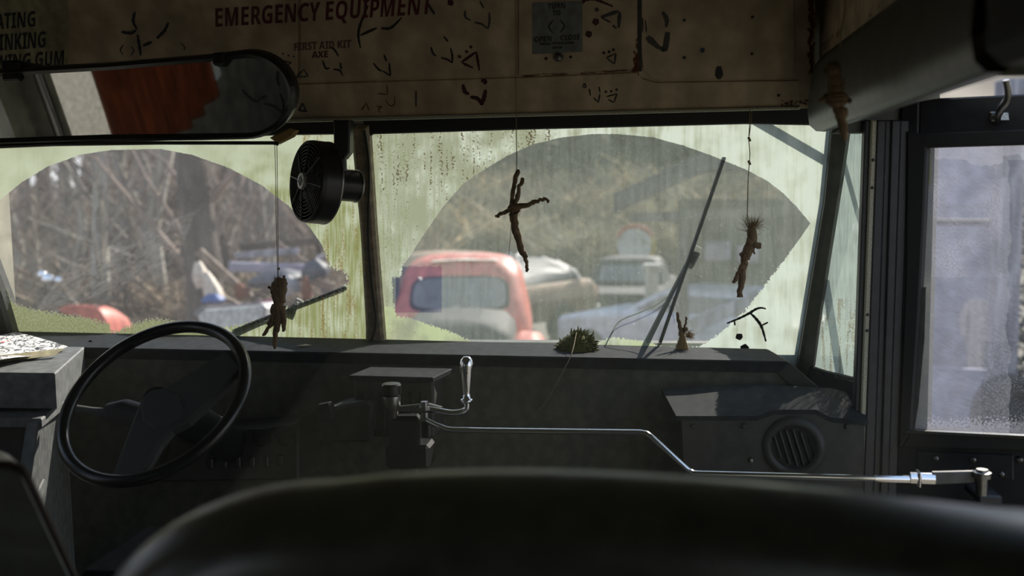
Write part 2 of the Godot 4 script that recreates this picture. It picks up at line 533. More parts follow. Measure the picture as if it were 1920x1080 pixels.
# a picture of the dirt on a pane: quad corners (TL TR BR BL) and the wiped outline in picture pixels; colour and cover change across the pane, broken by noise
func film(size: Vector2i, q: Array, wiped: PackedVector2Array, style: String) -> StandardMaterial3D:
	var na := FastNoiseLite.new(); na.seed = 11; na.frequency = 0.012; na.fractal_octaves = 4
	var nb := FastNoiseLite.new(); nb.seed = 12; nb.frequency = 0.09; nb.fractal_octaves = 3
	var img := Image.create(size.x, size.y, false, Image.FORMAT_RGBA8)
	for y in size.y:
		for x in size.x:
			var u := (x + 0.5) / size.x
			var w := (y + 0.5) / size.y
			var p: Vector2 = (q[0] as Vector2).lerp(q[1], u).lerp((q[3] as Vector2).lerp(q[2], u), w)
			var big := na.get_noise_2d(p.x, p.y)
			var fine := nb.get_noise_2d(p.x * 2.0, p.y * 2.0)
			var run := nb.get_noise_2d(p.x * 2.2, p.y * 0.12 + 400.0)      # runs of dirt down the glass
			var run2 := na.get_noise_2d(p.x * 7.0, p.y * 0.5 + 900.0)
			var edge: float = 1.5
			if style != "door":
				edge = 0.8 if p.y < 470.0 else (4.0 if style == "right" else 9.0)
			var pj := p + Vector2(fine, nb.get_noise_2d(p.x * 2.0 + 77.0, p.y * 2.0)) * edge
			var inside := Geometry2D.is_point_in_polygon(pj, wiped)
			var c := Color(0.67, 0.73, 0.68)
			var a := 0.95
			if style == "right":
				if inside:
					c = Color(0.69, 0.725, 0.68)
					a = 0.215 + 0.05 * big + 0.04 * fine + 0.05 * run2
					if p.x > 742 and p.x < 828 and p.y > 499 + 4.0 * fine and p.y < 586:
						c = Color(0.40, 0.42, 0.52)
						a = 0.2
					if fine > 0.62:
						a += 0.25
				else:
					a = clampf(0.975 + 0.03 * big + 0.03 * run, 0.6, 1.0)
					c = Color(0.53, 0.555, 0.475).lerp(Color(0.70, 0.74, 0.70), clampf(0.15 + 0.5 * big + 0.3 * run2 + 0.75 * smoothstep(780.0, 1300.0, p.x + 160.0 * run2 + 300.0 * big), 0, 1))  # paler towards the right of the pane
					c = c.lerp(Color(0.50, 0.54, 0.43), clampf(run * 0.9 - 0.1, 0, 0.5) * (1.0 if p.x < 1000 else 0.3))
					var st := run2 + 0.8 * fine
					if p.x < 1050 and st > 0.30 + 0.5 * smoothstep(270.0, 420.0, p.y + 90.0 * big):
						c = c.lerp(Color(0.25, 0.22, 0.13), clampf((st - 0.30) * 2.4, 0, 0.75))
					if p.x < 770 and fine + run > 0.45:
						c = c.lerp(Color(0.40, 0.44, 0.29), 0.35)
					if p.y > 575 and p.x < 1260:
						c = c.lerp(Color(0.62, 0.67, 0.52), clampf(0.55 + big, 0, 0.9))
			elif style == "left":
				if inside:
					c = Color(0.63, 0.62, 0.63)
					a = 0.125 + 0.04 * big + 0.04 * fine
					if fine > 0.66:
						a += 0.2
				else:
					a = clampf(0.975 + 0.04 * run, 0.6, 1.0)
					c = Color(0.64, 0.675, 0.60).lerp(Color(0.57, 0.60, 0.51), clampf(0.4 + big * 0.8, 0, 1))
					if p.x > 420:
						c = c.lerp(Color(0.46, 0.485, 0.32), clampf(0.5 + run * 0.9 + big * 0.5, 0, 0.95) * clampf((p.y - 300.0) / 120.0 + big, 0, 1))  # greener towards the bottom
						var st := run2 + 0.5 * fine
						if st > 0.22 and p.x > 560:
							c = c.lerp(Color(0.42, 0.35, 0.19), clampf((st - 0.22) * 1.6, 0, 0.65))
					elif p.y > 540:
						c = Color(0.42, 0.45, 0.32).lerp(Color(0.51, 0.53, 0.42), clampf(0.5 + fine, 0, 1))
			elif style == "corner":
				c = Color(0.66, 0.72, 0.69)
				a = clampf(0.84 + 0.2 * run + 0.2 * big, 0.5, 0.98)
				if p.y > 560 and run2 + fine * 0.5 > 0.1:
					c = c.lerp(Color(0.40, 0.33, 0.20), 0.4 * clampf((run2 + fine * 0.5 - 0.1) * 4.0, 0, 1))
				if p.y > 600:
					a = clampf(a + 0.15 + 0.2 * fine, 0, 0.97)
			else:
				c = Color(0.60, 0.61, 0.66)
				var sw := nb.get_noise_2d((p.x + p.y * 0.55) * 0.4, (p.y - p.x * 0.55) * 2.4 + 55.0)   # wiping swirls
				a = 0.30 + 0.06 * big + 0.09 * sw + 0.03 * fine
				var cloud := na.get_noise_2d(p.x * 0.6 + 300.0, p.y * 0.6)
				if p.x < 1880 and p.y < 520:
					a += clampf(0.14 + cloud * 0.3, 0.0, 0.3) * clampf(0.75 + fine * 0.8, 0, 1)
				if p.y < 300 + 22.0 * big:
					a += 0.22
				if p.x < 1745 and p.y < 345 + 8.0 * fine:
					c = Color(0.58, 0.57, 0.43)
					a = 0.9
				if p.y > 790 - 26.0 * fine:
					a += 0.25
				if p.x > 1840 and p.y > 640:
					a += clampf(fine * 0.25 - 0.1, -0.1, 0.15)
				if p.x > 1892 + 10 * big and p.y > 300:
					a -= 0.18
				a = clampf(a, 0.05, 0.95)
			img.set_pixel(x, y, Color(c.r, c.g, c.b, clampf(a, 0, 1)))
	var m := StandardMaterial3D.new()
	m.resource_name = "dirt_" + style
	m.albedo_texture = ImageTexture.create_from_image(img)
	m.transparency = BaseMaterial3D.TRANSPARENCY_ALPHA
	m.roughness = 0.9
	m.metallic_specular = 0.2
	m.backlight_enabled = true
	m.backlight = Color(1, 1, 1)
	m.texture_repeat = false
	return m

func quad_px(q: Array, pl: Plane, lift: float, nu := 2, nv := 2) -> MB:
	var g := []
	for i in nv + 1:
		var row := []
		for j in nu + 1:
			var u := float(j) / nu
			var w := float(i) / nv
			var p: Vector2 = (q[0] as Vector2).lerp(q[1], u).lerp((q[3] as Vector2).lerp(q[2], u), w)
			row.append(on(p.x, p.y, pl) + pl.normal * lift)
		g.append(row)
	var mb := MB.new()
	mb.grid(g)
	return mb

# ---------------------------------------------------------------- the scene
func _ready() -> void:
	rng.seed = 7
	look = Basis(Vector3.UP, deg_to_rad(7.5)) * Basis(Vector3.RIGHT, deg_to_rad(-5.45)) * Basis(Vector3.BACK, deg_to_rad(-0.8))
	var cam := Camera3D.new()
	cam.name = "camera"
	cam.transform = Transform3D(look, eye)
	var lens := CameraAttributesPhysical.new()
	lens.frustum_focal_length = 35.0 / (2.0 * tan(deg_to_rad(15.99)))
	lens.frustum_focus_distance = 2.65
	lens.exposure_aperture = 4.0
	cam.attributes = lens
	cam.fov = 2.0 * rad_to_deg(atan(540.0 / F))
	cam.near = 0.05
	cam.far = 400.0
	add_child(cam)
	cam.current = true
	var env := Environment.new()
	env.background_mode = Environment.BG_SKY
	var sky := ProceduralSkyMaterial.new()
	sky.sky_top_color = lin(0.30, 0.42, 0.62)
	sky.sky_horizon_color = lin(0.72, 0.74, 0.76)
	sky.ground_bottom_color = lin(0.22, 0.20, 0.17)
	sky.ground_horizon_color = lin(0.45, 0.43, 0.40)
	sky.sky_curve = 0.25
	env.sky = Sky.new()
	env.sky.sky_material = sky
	env.background_energy_multiplier = 1.9
	env.tonemap_mode = Environment.TONE_MAPPER_LINEAR
	env.tonemap_exposure = 1.0
	env.sdfgi_enabled = true
	env.ssao_enabled = true
	env.ssil_enabled = true
	var we := WorldEnvironment.new()
	we.name = "world"
	we.environment = env
	add_child(we)
	var sun := DirectionalLight3D.new()
	sun.name = "sun"
	sun.light_color = Color(1.0, 0.97, 0.92)
	sun.light_energy = 3.2
	sun.light_angular_distance = 0.53
	sun.shadow_enabled = true
	add_child(sun)
	sun.look_at_from_position(Vector3(0.35, 0.60, -0.72), Vector3.ZERO)

	WS = facing(at(700, 640, -2.86), at(1500, 640, -2.86), at(1100, 240, -2.69))
	HD = facing(at(450, 231, -2.60), at(1500, 204, -2.60), at(960, 0, -2.47))
	DR = facing(at(1650, 500, -2.50), at(1920, 500, -2.34), at(1640, 800, -2.50))
	CP = facing(at(1560, 500, -2.76), at(1640, 500, -2.54), at(1535, 690, -2.79))
	env.volumetric_fog_enabled = true
	env.volumetric_fog_density = 0.0
	make_materials()
	bus_shell()
	windows()
	header()
	door()
	dashboard()
	steering()
	door_control()
	mirror()
	curtain()
	fan()
	duct()
	seats()
	hanging()
	on_the_dash()
	wipers()
	yard()
	woods()
	dust()

func dust() -> void:
	# thin dust haze added at the front to lift the dark dash
	var f := FogVolume.new()
	f.name = "added_haze"
	f.shape = RenderingServer.FOG_VOLUME_SHAPE_BOX
	f.size = Vector3(2.2, 1.35, 1.05)
	f.position = Vector3(-0.68, 0.8, -1.93)
	var m := FogMaterial.new()
	m.resource_name = "added_haze"
	m.density = 0.028
	m.albedo = Color(0.95, 0.96, 0.88)
	f.material = m
	add_child(f)
	f.set_meta("kind", "stuff")
	tag(f, "thin dust haze added in the front of the cab", "dust")

func wall_with_holes(x: float, z0: float, z1: float, y0: float, y1: float, th: float, holes: Array) -> MB:
	# holes: [za, zb, ya, yb], sorted along z; wall pieces between and round them
	var mb := MB.new()
	var z := z0
	for h in holes:
		if h[0] > z:
			mb.box(Vector3(x, (y0 + y1) / 2, (z + h[0]) / 2), Vector3(th, y1 - y0, h[0] - z))
		if h[2] > y0:
			mb.box(Vector3(x, (y0 + h[2]) / 2, (h[0] + h[1]) / 2), Vector3(th, h[2] - y0, h[1] - h[0]))
		if h[3] < y1:
			mb.box(Vector3(x, (h[3] + y1) / 2, (h[0] + h[1]) / 2), Vector3(th, y1 - h[3], h[1] - h[0]))
		z = h[1]
	if z < z1:
		mb.box(Vector3(x, (y0 + y1) / 2, (z + z1) / 2), Vector3(th, y1 - y0, z1 - z))
	return mb

func bus_shell() -> void:
	var mb := MB.new()
	mb.box(Vector3(-0.68, -0.03, 0.1), Vector3(2.66, 0.06, 6.2))
	struct("floor", mb, M.floor_rubber, "dark ribbed rubber floor of the bus", "floor")
	mb = MB.new()
	mb.box(Vector3(-0.68, 2.03, 0.2), Vector3(2.7, 0.05, 6.0))
	var ceil := struct("ceiling", mb, M.ceiling_paint, "pale curved ribbed ceiling of the bus", "ceiling")
	for k in 8:
		mb = MB.new()
		mb.box(Vector3(-0.68, 1.985, -1.6 + k * 0.62), Vector3(2.56, 0.04, 0.06), Basis(), 0.012)
		part("rib", mb, M.ceiling_paint, ceil)
	struct("wall_left", wall_with_holes(-1.98, -2.9, 3.2, 0.0, 2.02, 0.06, [[-2.05, -1.83, 0.98, 1.58], [-1.54, -0.26, 0.80, 1.62], [0.72, 1.47, 0.95, 1.68]]), M.ceiling_paint, "left side wall of the bus with window openings", "wall")
	struct("wall_right", wall_with_holes(0.66, -2.52, 3.2, 0.0, 2.02, 0.06, [[-2.5, -1.05, 0.0, 1.565], [0.3, 1.0, 0.95, 1.68]]), M.ceiling_paint, "right side wall of the bus with the doorway", "wall")
	mb = MB.new()
	mb.box(Vector3(-0.68, 1.0, 3.2), Vector3(2.7, 2.06, 0.06))
	struct("wall_rear", mb, M.ceiling_paint, "rear wall of the bus", "wall")
	mb = MB.new()
	mb.box(Vector3(-0.68, 0.42, -2.93), Vector3(2.66, 0.98, 0.05))
	struct("trim_7", mb, M.dark_panel, "dark firewall under the windshield", "firewall")
	# roof front above the windshield, outside
	mb = MB.new()
	mb.prism(pts([-260, 246, 660, 232, 1680, 206, 1700, -130, -260, -130], Plane(WS.normal, WS.d + 0.018)), -WS.normal * 0.03)
	struct("trim_8", mb, M.ceiling_paint, "roof front of the bus above the windshield", "roof front")

func windows() -> void:
	var rq := [Vector2(684, 232), Vector2(1578, 222), Vector2(1508, 705), Vector2(716, 672)]
	var rw := PackedVector2Array()
	for p in [[755, 497], [775, 470], [800, 432], [830, 388], [868, 345], [905, 320], [950, 292], [1000, 270], [1050, 258], [1110, 251], [1160, 251], [1225, 257], [1280, 272], [1340, 293], [1400, 318], [1440, 340], [1470, 363], [1495, 388], [1520, 418], [1495, 455], [1465, 495], [1430, 540], [1395, 585], [1350, 625], [1312, 650], [1240, 650], [1210, 640], [1150, 632], [1105, 648], [1060, 655], [940, 652], [880, 638], [845, 622], [800, 607], [768, 596], [742, 592], [738, 570], [736, 545], [734, 520], [752, 518]]:
		rw.append(Vector2(p[0], p[1]))
	var lq := [Vector2(-150, 250), Vector2(668, 240), Vector2(698, 672), Vector2(30, 668)]
	var lw := PackedVector2Array()
	for p in [[-60, 420], [0, 375], [40, 342], [90, 312], [150, 290], [210, 281], [300, 279], [360, 290], [430, 315], [490, 347], [540, 385], [580, 425], [605, 462], [618, 500], [650, 512], [655, 530], [625, 552], [590, 560], [540, 578], [500, 600], [440, 612], [380, 617], [330, 604], [285, 597], [240, 612], [212, 625], [205, 608], [170, 597], [120, 590], [60, 580], [25, 570], [10, 540], [-60, 520]]:
		lw.append(Vector2(p[0], p[1]))
	var n := 0
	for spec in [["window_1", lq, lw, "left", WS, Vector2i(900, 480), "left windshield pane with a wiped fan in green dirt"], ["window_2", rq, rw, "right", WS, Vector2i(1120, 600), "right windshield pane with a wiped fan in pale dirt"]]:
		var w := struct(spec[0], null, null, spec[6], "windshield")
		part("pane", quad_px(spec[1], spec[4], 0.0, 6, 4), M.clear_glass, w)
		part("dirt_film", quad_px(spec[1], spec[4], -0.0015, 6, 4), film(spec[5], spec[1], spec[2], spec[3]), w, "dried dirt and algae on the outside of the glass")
		n += 1
	var cq := [Vector2(1585, 236), Vector2(1645, 232), Vector2(1626, 722), Vector2(1524, 700)]
	var wc := struct("window_3", null, null, "narrow corner pane between pillar and door post", "window")
	part("pane", quad_px(cq, CP, 0.0), M.clear_glass, wc)
	part("dirt_film", quad_px(cq, CP, -0.004), film(Vector2i(160, 700), cq, PackedVector2Array([Vector2(0, 0), Vector2(1, 0), Vector2(0, 1)]), "corner"), wc)
	var mb := MB.new()
	mb.prism(pts([1516, 684, 1545, 694, 1622, 712, 1622, 752, 1560, 742, 1500, 716], CP), -CP.normal * 0.03, 0.004)
	part("gasket", mb, M.black_rubber, wc)
	# posts and rubber
	mb = MB.new()
	var front := Plane(WS.normal, WS.d + 0.035)
	mb.prism(pts([656, 236, 690, 236, 694, 300, 703, 440, 719, 640, 719, 680, 686, 680, 684, 600, 675, 440, 662, 300], front), -WS.normal * 0.05, 0.008)
	var post := struct("trim_1", mb, M.post_paint, "brown centre post between the windshield panes", "post")
	mb = MB.new()
	mb.tube(curve(pts([683, 245, 690, 290, 692, 340, 690, 410, 692, 480, 700, 560, 705, 600, 700, 628, 690, 648], Plane(WS.normal, WS.d + 0.042)), 4), 0.0035, 6)
	part("cable", mb, M.black_rubber, post, "thin black cable running down the post")
	mb = MB.new()
	mb.prism(pts([683, 240, 690, 240, 699, 400, 722, 680, 715, 680, 696, 460], Plane(WS.normal, WS.d + 0.028)), -WS.normal * 0.03, 0.003)
	part("gasket", mb, M.black_rubber, post)
	mb = MB.new()
	mb.prism(pts([1563, 225, 1600, 225, 1583, 340, 1562, 470, 1545, 580, 1529, 708, 1494, 708, 1505, 640, 1525, 520, 1548, 380], front), -WS.normal * 0.06, 0.010)
	struct("trim_2", mb, M.duct_plastic, "leaning dark pillar right of the windshield", "pillar")
	mb = MB.new()
	mb.prism(pts([-150, 240, -110, 240, -40, 450, 2, 560, 30, 655, -60, 655], front), -WS.normal * 0.06, 0.010)
	struct("trim_3", mb, M.duct_plastic, "dark pillar at the left edge of the windshield", "pillar")
	mb = MB.new()
	for a in [[-140, 236, 662, 222, 662, 252, 520, 254, -140, 285], [680, 222, 1000, 212, 1310, 205, 1575, 200, 1575, 236, 1400, 233, 1160, 239, 960, 244, 800, 249, 700, 252, 690, 258, 684, 270]]:
		mb.prism(pts(a, Plane(WS.normal, WS.d + 0.022)), -WS.normal * 0.035, 0.004)
	struct("trim_4", mb, M.black_rubber, "black rubber gasket along the windshield top", "gasket")
	# jamb between corner pane and door
	var jamb := struct("trim_5", null, null, "door post with black ribs and a pale metal strip", "door post")
	var J := facing(at(1640, 500, -2.47), at(1700, 500, -2.47), at(1640, 800, -2.47))
	for a in [[[1634, 225, 1646, 225, 1622, 900, 1615, 1100, 1603, 1100, 1610, 900], "alloy_strip", 0.012], [[1622, 225, 1636, 225, 1612, 900, 1604, 1100, 1590, 1100, 1598, 900], "frame_black", 0.0], [[1645, 225, 1662, 225, 1632, 1100, 1612, 1100], "frame_black", 0.016], [[1660, 225, 1674, 225, 1646, 1100, 1631, 1100], "frame_black", 0.004], [[1672, 225, 1690, 225, 1660, 1100, 1645, 1100], "frame_black", 0.012], [[1688, 225, 1706, 225, 1676, 1100, 1658, 1100], "frame_black", 0.0]]:
		mb = MB.new()
		mb.prism(pts(a[0], Plane(J.normal, J.d + a[2])), -J.normal * 0.03, 0.003)
		part("post_strip", mb, M[a[1]], jamb, "pale metal strip" if a[1] == "alloy_strip" else "")
	for y in [300, 352, 590, 620]:
		mb = MB.new()
		var c := on(1640 - (y - 225) * 0.036, y, Plane(J.normal, J.d + 0.012))
		mb.lathe([Vector2(0.0, 0.003), Vector2(0.003, 0.002), Vector2(0.004, 0.0)], Transform3D(Basis(Vector3.RIGHT, PI / 2), c), 8)
		part("screw", mb, M.black_plastic, jamb)

func header() -> void:
	var wall := struct("wall_front", null, null, "cream painted panel above the windshield with scrawled marks", "wall")
	var mb := MB.new()
	var P0 := Plane(HD.normal, HD.d - 0.004)
	mb.prism(pts([-200, 249, 450, 231, 1000, 217, 1500, 204, 1528, 203, 1528, -120, -200, -120], P0), -HD.normal * 0.02)
	part("backing_panel", mb, M.cream_paint, wall)
	for a in [[-190, 160, 557, 153, 557, -120, -190, -120], [563, 152, 968, 141, 968, -120, 563, -120], [972, 141, 1190, 130, 1195, 120, 1195, -120, 972, -120], [1203, 108, 1206, 132, 1224, 149, 1475, 146, 1487, 138, 1490, 120, 1490, -120, 1203, -120], [-190, 245, 450, 227, 1000, 213, 1498, 201, 1498, 151, 1230, 155, 1205, 148, 1194, 136, 1000, 145, 560, 158, -190, 166]]:
		mb = MB.new()
		mb.prism(pts(a, HD), -HD.normal * 0.004, 0.0015)
		part("panel", mb, M.cream_paint, wall)
	mb = MB.new()
	mb.prism(pts([-200, 251, 450, 233, 1000, 219, 1500, 206, 1500, 200, 1000, 212.5, 450, 226, -200, 244], Plane(HD.normal, HD.d + 0.008)), -HD.normal * 0.016, 0.002)
	part("edge_strip", mb, M.alloy_strip, wall, "pale metal lip along the bottom edge")
	mb = MB.new()
	mb.prism(pts([1194.5, 134, 1203.5, 134, 1203.5, -120, 1194.5, -120], Plane(HD.normal, HD.d - 0.0015)), -HD.normal * 0.002)
	part("gap_shade_strip", mb, M.dark_panel, wall, "dark strip laid in for the shade of the gap between the panels")  # dark strip stands in for the shade inside the seam
	# rust along the seams
	mb = MB.new()
	var rr := RandomNumberGenerator.new()
	rr.seed = 3
	for k in 220:
		var u := rr.randf()
		if k < 90:
			var x := 1521 + rr.randfn(0, 3.0)
			var y := -20 + 150 * u
			stroke(mb, [x, y, x + rr.randfn(0, 1.5), y + rr.randf_range(4, 16)], rr.randf_range(0.002, 0.008), HD, 0.0012)
		elif k < 130:
			var x := 1193 + rr.randfn(0, 2.0)
			var y := 60 + 72 * sqrt(u)
			stroke(mb, [x, y, x + rr.randfn(0, 1.0), y + rr.randf_range(3, 10)], rr.randf_range(0.002, 0.006), HD, 0.0012)
		elif k < 180:
			var x := 968 + 222 * u
			var y := 143.5 - 12 * u + rr.randfn(0, 0.7)
			stroke(mb, [x, y, x + rr.randf_range(3, 12), y - 0.4], rr.randf_range(0.001, 0.0028), HD, 0.0012)
		else:
			dot(mb, 1465 + rr.randf_range(0, 56), 194 + rr.randf_range(-6, 4), rr.randf_range(0.8, 2.6), HD, 0.0012)
	part("rust_specks", mb, M.rust, wall, "rust along the panel seams").set_meta("kind", "stuff")
	for k in [[1283, 38, 3], [1411, 32, 3], [1283, 108, 3], [1410, 101, 3], [1460, 179, 2.5], [1024, 110, 3], [1070, 107, 3]]:
		mb = MB.new()
		var c := on(k[0], k[1], HD)
		mb.lathe([Vector2(0.0, 0.0035), Vector2(0.0025, 0.003), Vector2(0.0042, 0.0)], Transform3D(Basis(Quaternion(Vector3.UP, HD.normal)), c), 8)
		part("screw", mb, M.black_plastic, wall)
	mb = MB.new()
	mb.lathe([Vector2(0.0, 0.012), Vector2(0.008, 0.011), Vector2(0.011, 0.006), Vector2(0.012, 0.0)], Transform3D(Basis(Quaternion(Vector3.UP, HD.normal)), on(1047, 107, HD)), 14)
	part("latch_knob", mb, M.dull_chrome, wall)
	# scrawled marks: [ink, width, points ...]
	var marks := [
		["black_ink", 6, [[253, 22, 250, 40, 257, 55], [228, 60, 245, 62, 255, 57], [258, 65, 262, 90, 264, 104], [268, 86, 285, 78], [294, 72, 308, 58, 316, 42]]],
		["grey_ink", 3, [[232, 84, 226, 93, 231, 103], [246, 86, 251, 95, 245, 104], [338, 80, 346, 88, 345, 94]]],
		["black_ink", 8, [[60, 32, 93, 12], [93, 12, 96, 38, 96, 60], [96, 60, 70, 50]]],
		["black_ink", 5, [[690, 10, 676, 45, 672, 66, 676, 90], [676, 66, 707, 52], [715, 53, 733, 52, 753, 33], [800, 3, 815, 27]]],
		["grey_ink", 4, [[872, 20, 873, 32, 883, 38], [890, 42, 903, 45, 915, 54], [915, 54, 918, 38, 917, 23], [900, 2, 907, 15]]],
		["black_ink", 4, [[808, 88, 812, 100, 818, 105], [827, 108, 840, 112, 848, 118], [848, 118, 848, 104, 845, 90], [832, 68, 840, 78]]],
		["maroon_ink", 5, [[865, 117, 893, 97], [893, 97, 896, 114, 899, 132], [867, 118, 887, 127]]],
		["maroon_ink", 8, [[868, 158, 872, 172, 880, 176], [882, 182, 896, 185, 903, 197], [903, 197, 908, 182, 911, 168], [902, 151, 910, 152, 908, 158]]],
		["black_ink", 4, [[700, 118, 710, 130, 717, 133], [718, 133, 732, 142], [732, 142, 731, 130, 730, 118], [720, 102, 725, 115]]],
		["black_ink", 4, [[620, 88, 628, 94, 635, 106], [605, 113, 611, 128, 618, 127], [625, 130, 637, 132, 643, 142], [638, 117, 640, 130]]],
		["grey_ink", 3, [[520, 112, 547, 117], [547, 117, 532, 126], [555, 145, 578, 143], [578, 143, 570, 130], [570, 130, 555, 145]]],
		["black_ink", 4, [[560, 208, 567, 193], [567, 193, 575, 210], [575, 209, 561, 207]]],
		["maroon_ink", 2, [[708, 175, 728, 177], [725, 160, 727, 176], [723, 187, 730, 197, 739, 196, 740, 180], [678, 207, 687, 193], [687, 193, 692, 207], [706, 200, 715, 200, 709, 207, 716, 211]]],
		["grey_ink", 12, [[1213, 69, 1236, 90], [1252, 60, 1247, 96]]],
		["grey_ink", 8, [[1242, 22, 1250, 36, 1249, 51], [1236, 88, 1247, 96]]],
		["grey_ink", 3, [[1205, 33, 1205, 60], [1210, 37, 1212, 61]]],
		["maroon_ink", 6, [[1067, 54, 1075, 30, 1093, 3, 1112, -2, 1130, 4, 1149, 12], [1065, 16, 1077, 22]]],
		["grey_ink", 7, [[1127, 32, 1160, 21], [1162, 22, 1160, 52]]],
		["grey_ink", 4, [[1127, 32, 1145, 42], [1148, 47, 1156, 53]]],
		["black_ink", 3, [[1137, 108, 1155, 100], [1155, 100, 1152, 120], [1152, 120, 1138, 109]]],
		["black_ink", 3, [[1105, 166, 1107, 180], [1123, 162, 1125, 173], [1113, 183, 1122, 192], [1122, 192, 1125, 175], [1092, 162, 1096, 157, 1098, 163, 1092, 164]]],
		["black_ink", 3, [[1137, 181, 1157, 176], [1157, 176, 1151, 192], [1140, 186, 1150, 192]]],
		["black_ink", 14, [[1348, 124, 1348, 148]]],
		["grey_ink", 4, [[780, 170, 780, 200]]],
	]
	for k in marks:
		for s in k[2]:
			mb = MB.new()
			stroke(mb, s, k[1] * 0.00137, HD)
			part("scrawl", mb, M[k[0]], wall)
	for k in [["black_ink", 60, 15, 7], ["black_ink", 78, 2, 6], ["maroon_ink", 845, 5, 6], ["maroon_ink", 862, 106, 3], ["maroon_ink", 875, 97, 3], ["maroon_ink", 883, 88, 3], ["grey_ink", 1119, 18, 4], ["maroon_ink", 1117, 41, 6.5], ["maroon_ink", 1104, 64, 6.5], ["black_ink", 1132, 99, 3], ["black_ink", 1142, 97, 3], ["black_ink", 1150, 93, 3], ["blue_ink", 1317, 94, 5], ["black_ink", 1136, 172, 2.6], ["black_ink", 1146, 171, 2.6], ["black_ink", 1156, 168, 2.6], ["grey_ink", 531, 101, 2], ["grey_ink", 541, 104, 2], ["grey_ink", 551, 106, 2]]:
		mb = MB.new()
		dot(mb, k[1], k[2], k[3], HD)
		part("scrawl", mb, M[k[0]], wall)
	words("EMERGENCY EQUIPMENT", 404, 58, 806, 34, 42, HD, M.red_print, wall)
	words("FIRST AID KIT", 552, 95, 658, 89, 14, HD, M.pink_print, wall)
	words("AXE", 585, 109, 615, 107, 12, HD, M.red_print, wall)
	# stickers
	mb = MB.new()
	mb.prism(pts([-190, 166, 127, 150, 126, -110, -190, -110], Plane(HD.normal, HD.d + 0.0009)), -HD.normal * 0.0006)
	var st := thing("rule_sticker", "pale sticker forbidding eating, drinking and chewing gum at top left", "sticker", on(0, 160, HD))
	part("sheet", mb, M.sticker_cream, st)
	var HS := Plane(HD.normal, HD.d + 0.0012)
	words("EATING", -20, 56, 66, 50, 29, HS, M.black_ink, st)
	words("DRINKING", -32, 97, 85, 89, 30, HS, M.black_ink, st)
	words("CHEWING GUM", -52, 135, 119, 122, 27, HS, M.black_ink, st)
	st = thing("latch_sticker", "grey instruction sticker reading TURN TO OPEN CLOSE above the latch knob", "sticker", on(1046, 102, HD))
	mb = MB.new()
	mb.prism(pts([998, 102, 1092, 97, 1092, 2, 998, 5], Plane(HD.normal, HD.d + 0.0009)), -HD.normal * 0.0006)
	part("sheet", mb, M.sticker_grey, st)
	words("TURN", 1027, 17, 1060, 15, 10, HS, M.black_ink, st)
	words("TO", 1036, 29, 1051, 28, 9, HS, M.black_ink, st)
	words("OPEN", 1002, 79, 1034, 77, 10, HS, M.black_ink, st)
	words("CLOSE", 1051, 76, 1087, 74, 10, HS, M.black_ink, st)
	words("PRESS TO RELEASE", 1013, 85, 1076, 82, 4.5, HS, M.black_ink, st)
	words("LATCH", 1035, 92, 1054, 91, 4.5, HS, M.black_ink, st)
	for s in [[1037, 38, 1029, 50, 1037, 62], [1050, 37, 1058, 49, 1050, 61]]:
		mb = MB.new()
		stroke(mb, s, 0.004, HS, 0.0004)
		part("arrow", mb, M.black_ink, st)
	# right cove panel, running back above the duct
	var a := at(1528, 203, -2.60)
	var zf := -2.60
	var zb := -1.1
	mb = MB.new()
	mb.prism([Vector3(0.43, 1.56, zf), Vector3(0.43, 1.56, zb), Vector3(0.47, 1.8, zb), Vector3(0.44, 2.0, zb), Vector3(0.44, 2.0, zf), Vector3(0.43, 1.8, zf)], Vector3(0.03, 0, 0))
	var cove := struct("trim_6", mb, M.cream_paint, "cream cove panel above the door duct", "panel")
	var CV := facing(Vector3(0.428, 1.6, zf), Vector3(0.428, 1.6, zb), Vector3(0.428, 1.8, zf))
	for s in [[1540, 88, 1548, 78, 1546, 92, 1556, 72], [1558, 76, 1562, 66, 1563, 78], [1566, 70, 1572, 58, 1570, 70, 1577, 52], [1558, 10, 1560, 30, 1556, 45], [1543, 5, 1550, 12], [1634, 22, 1631, 30, 1635, 28], [1650, 5, 1646, 16]]:
		mb = MB.new()
		stroke(mb, s, 0.0035, CV)
		part("scrawl", mb, M.maroon_ink, cove)

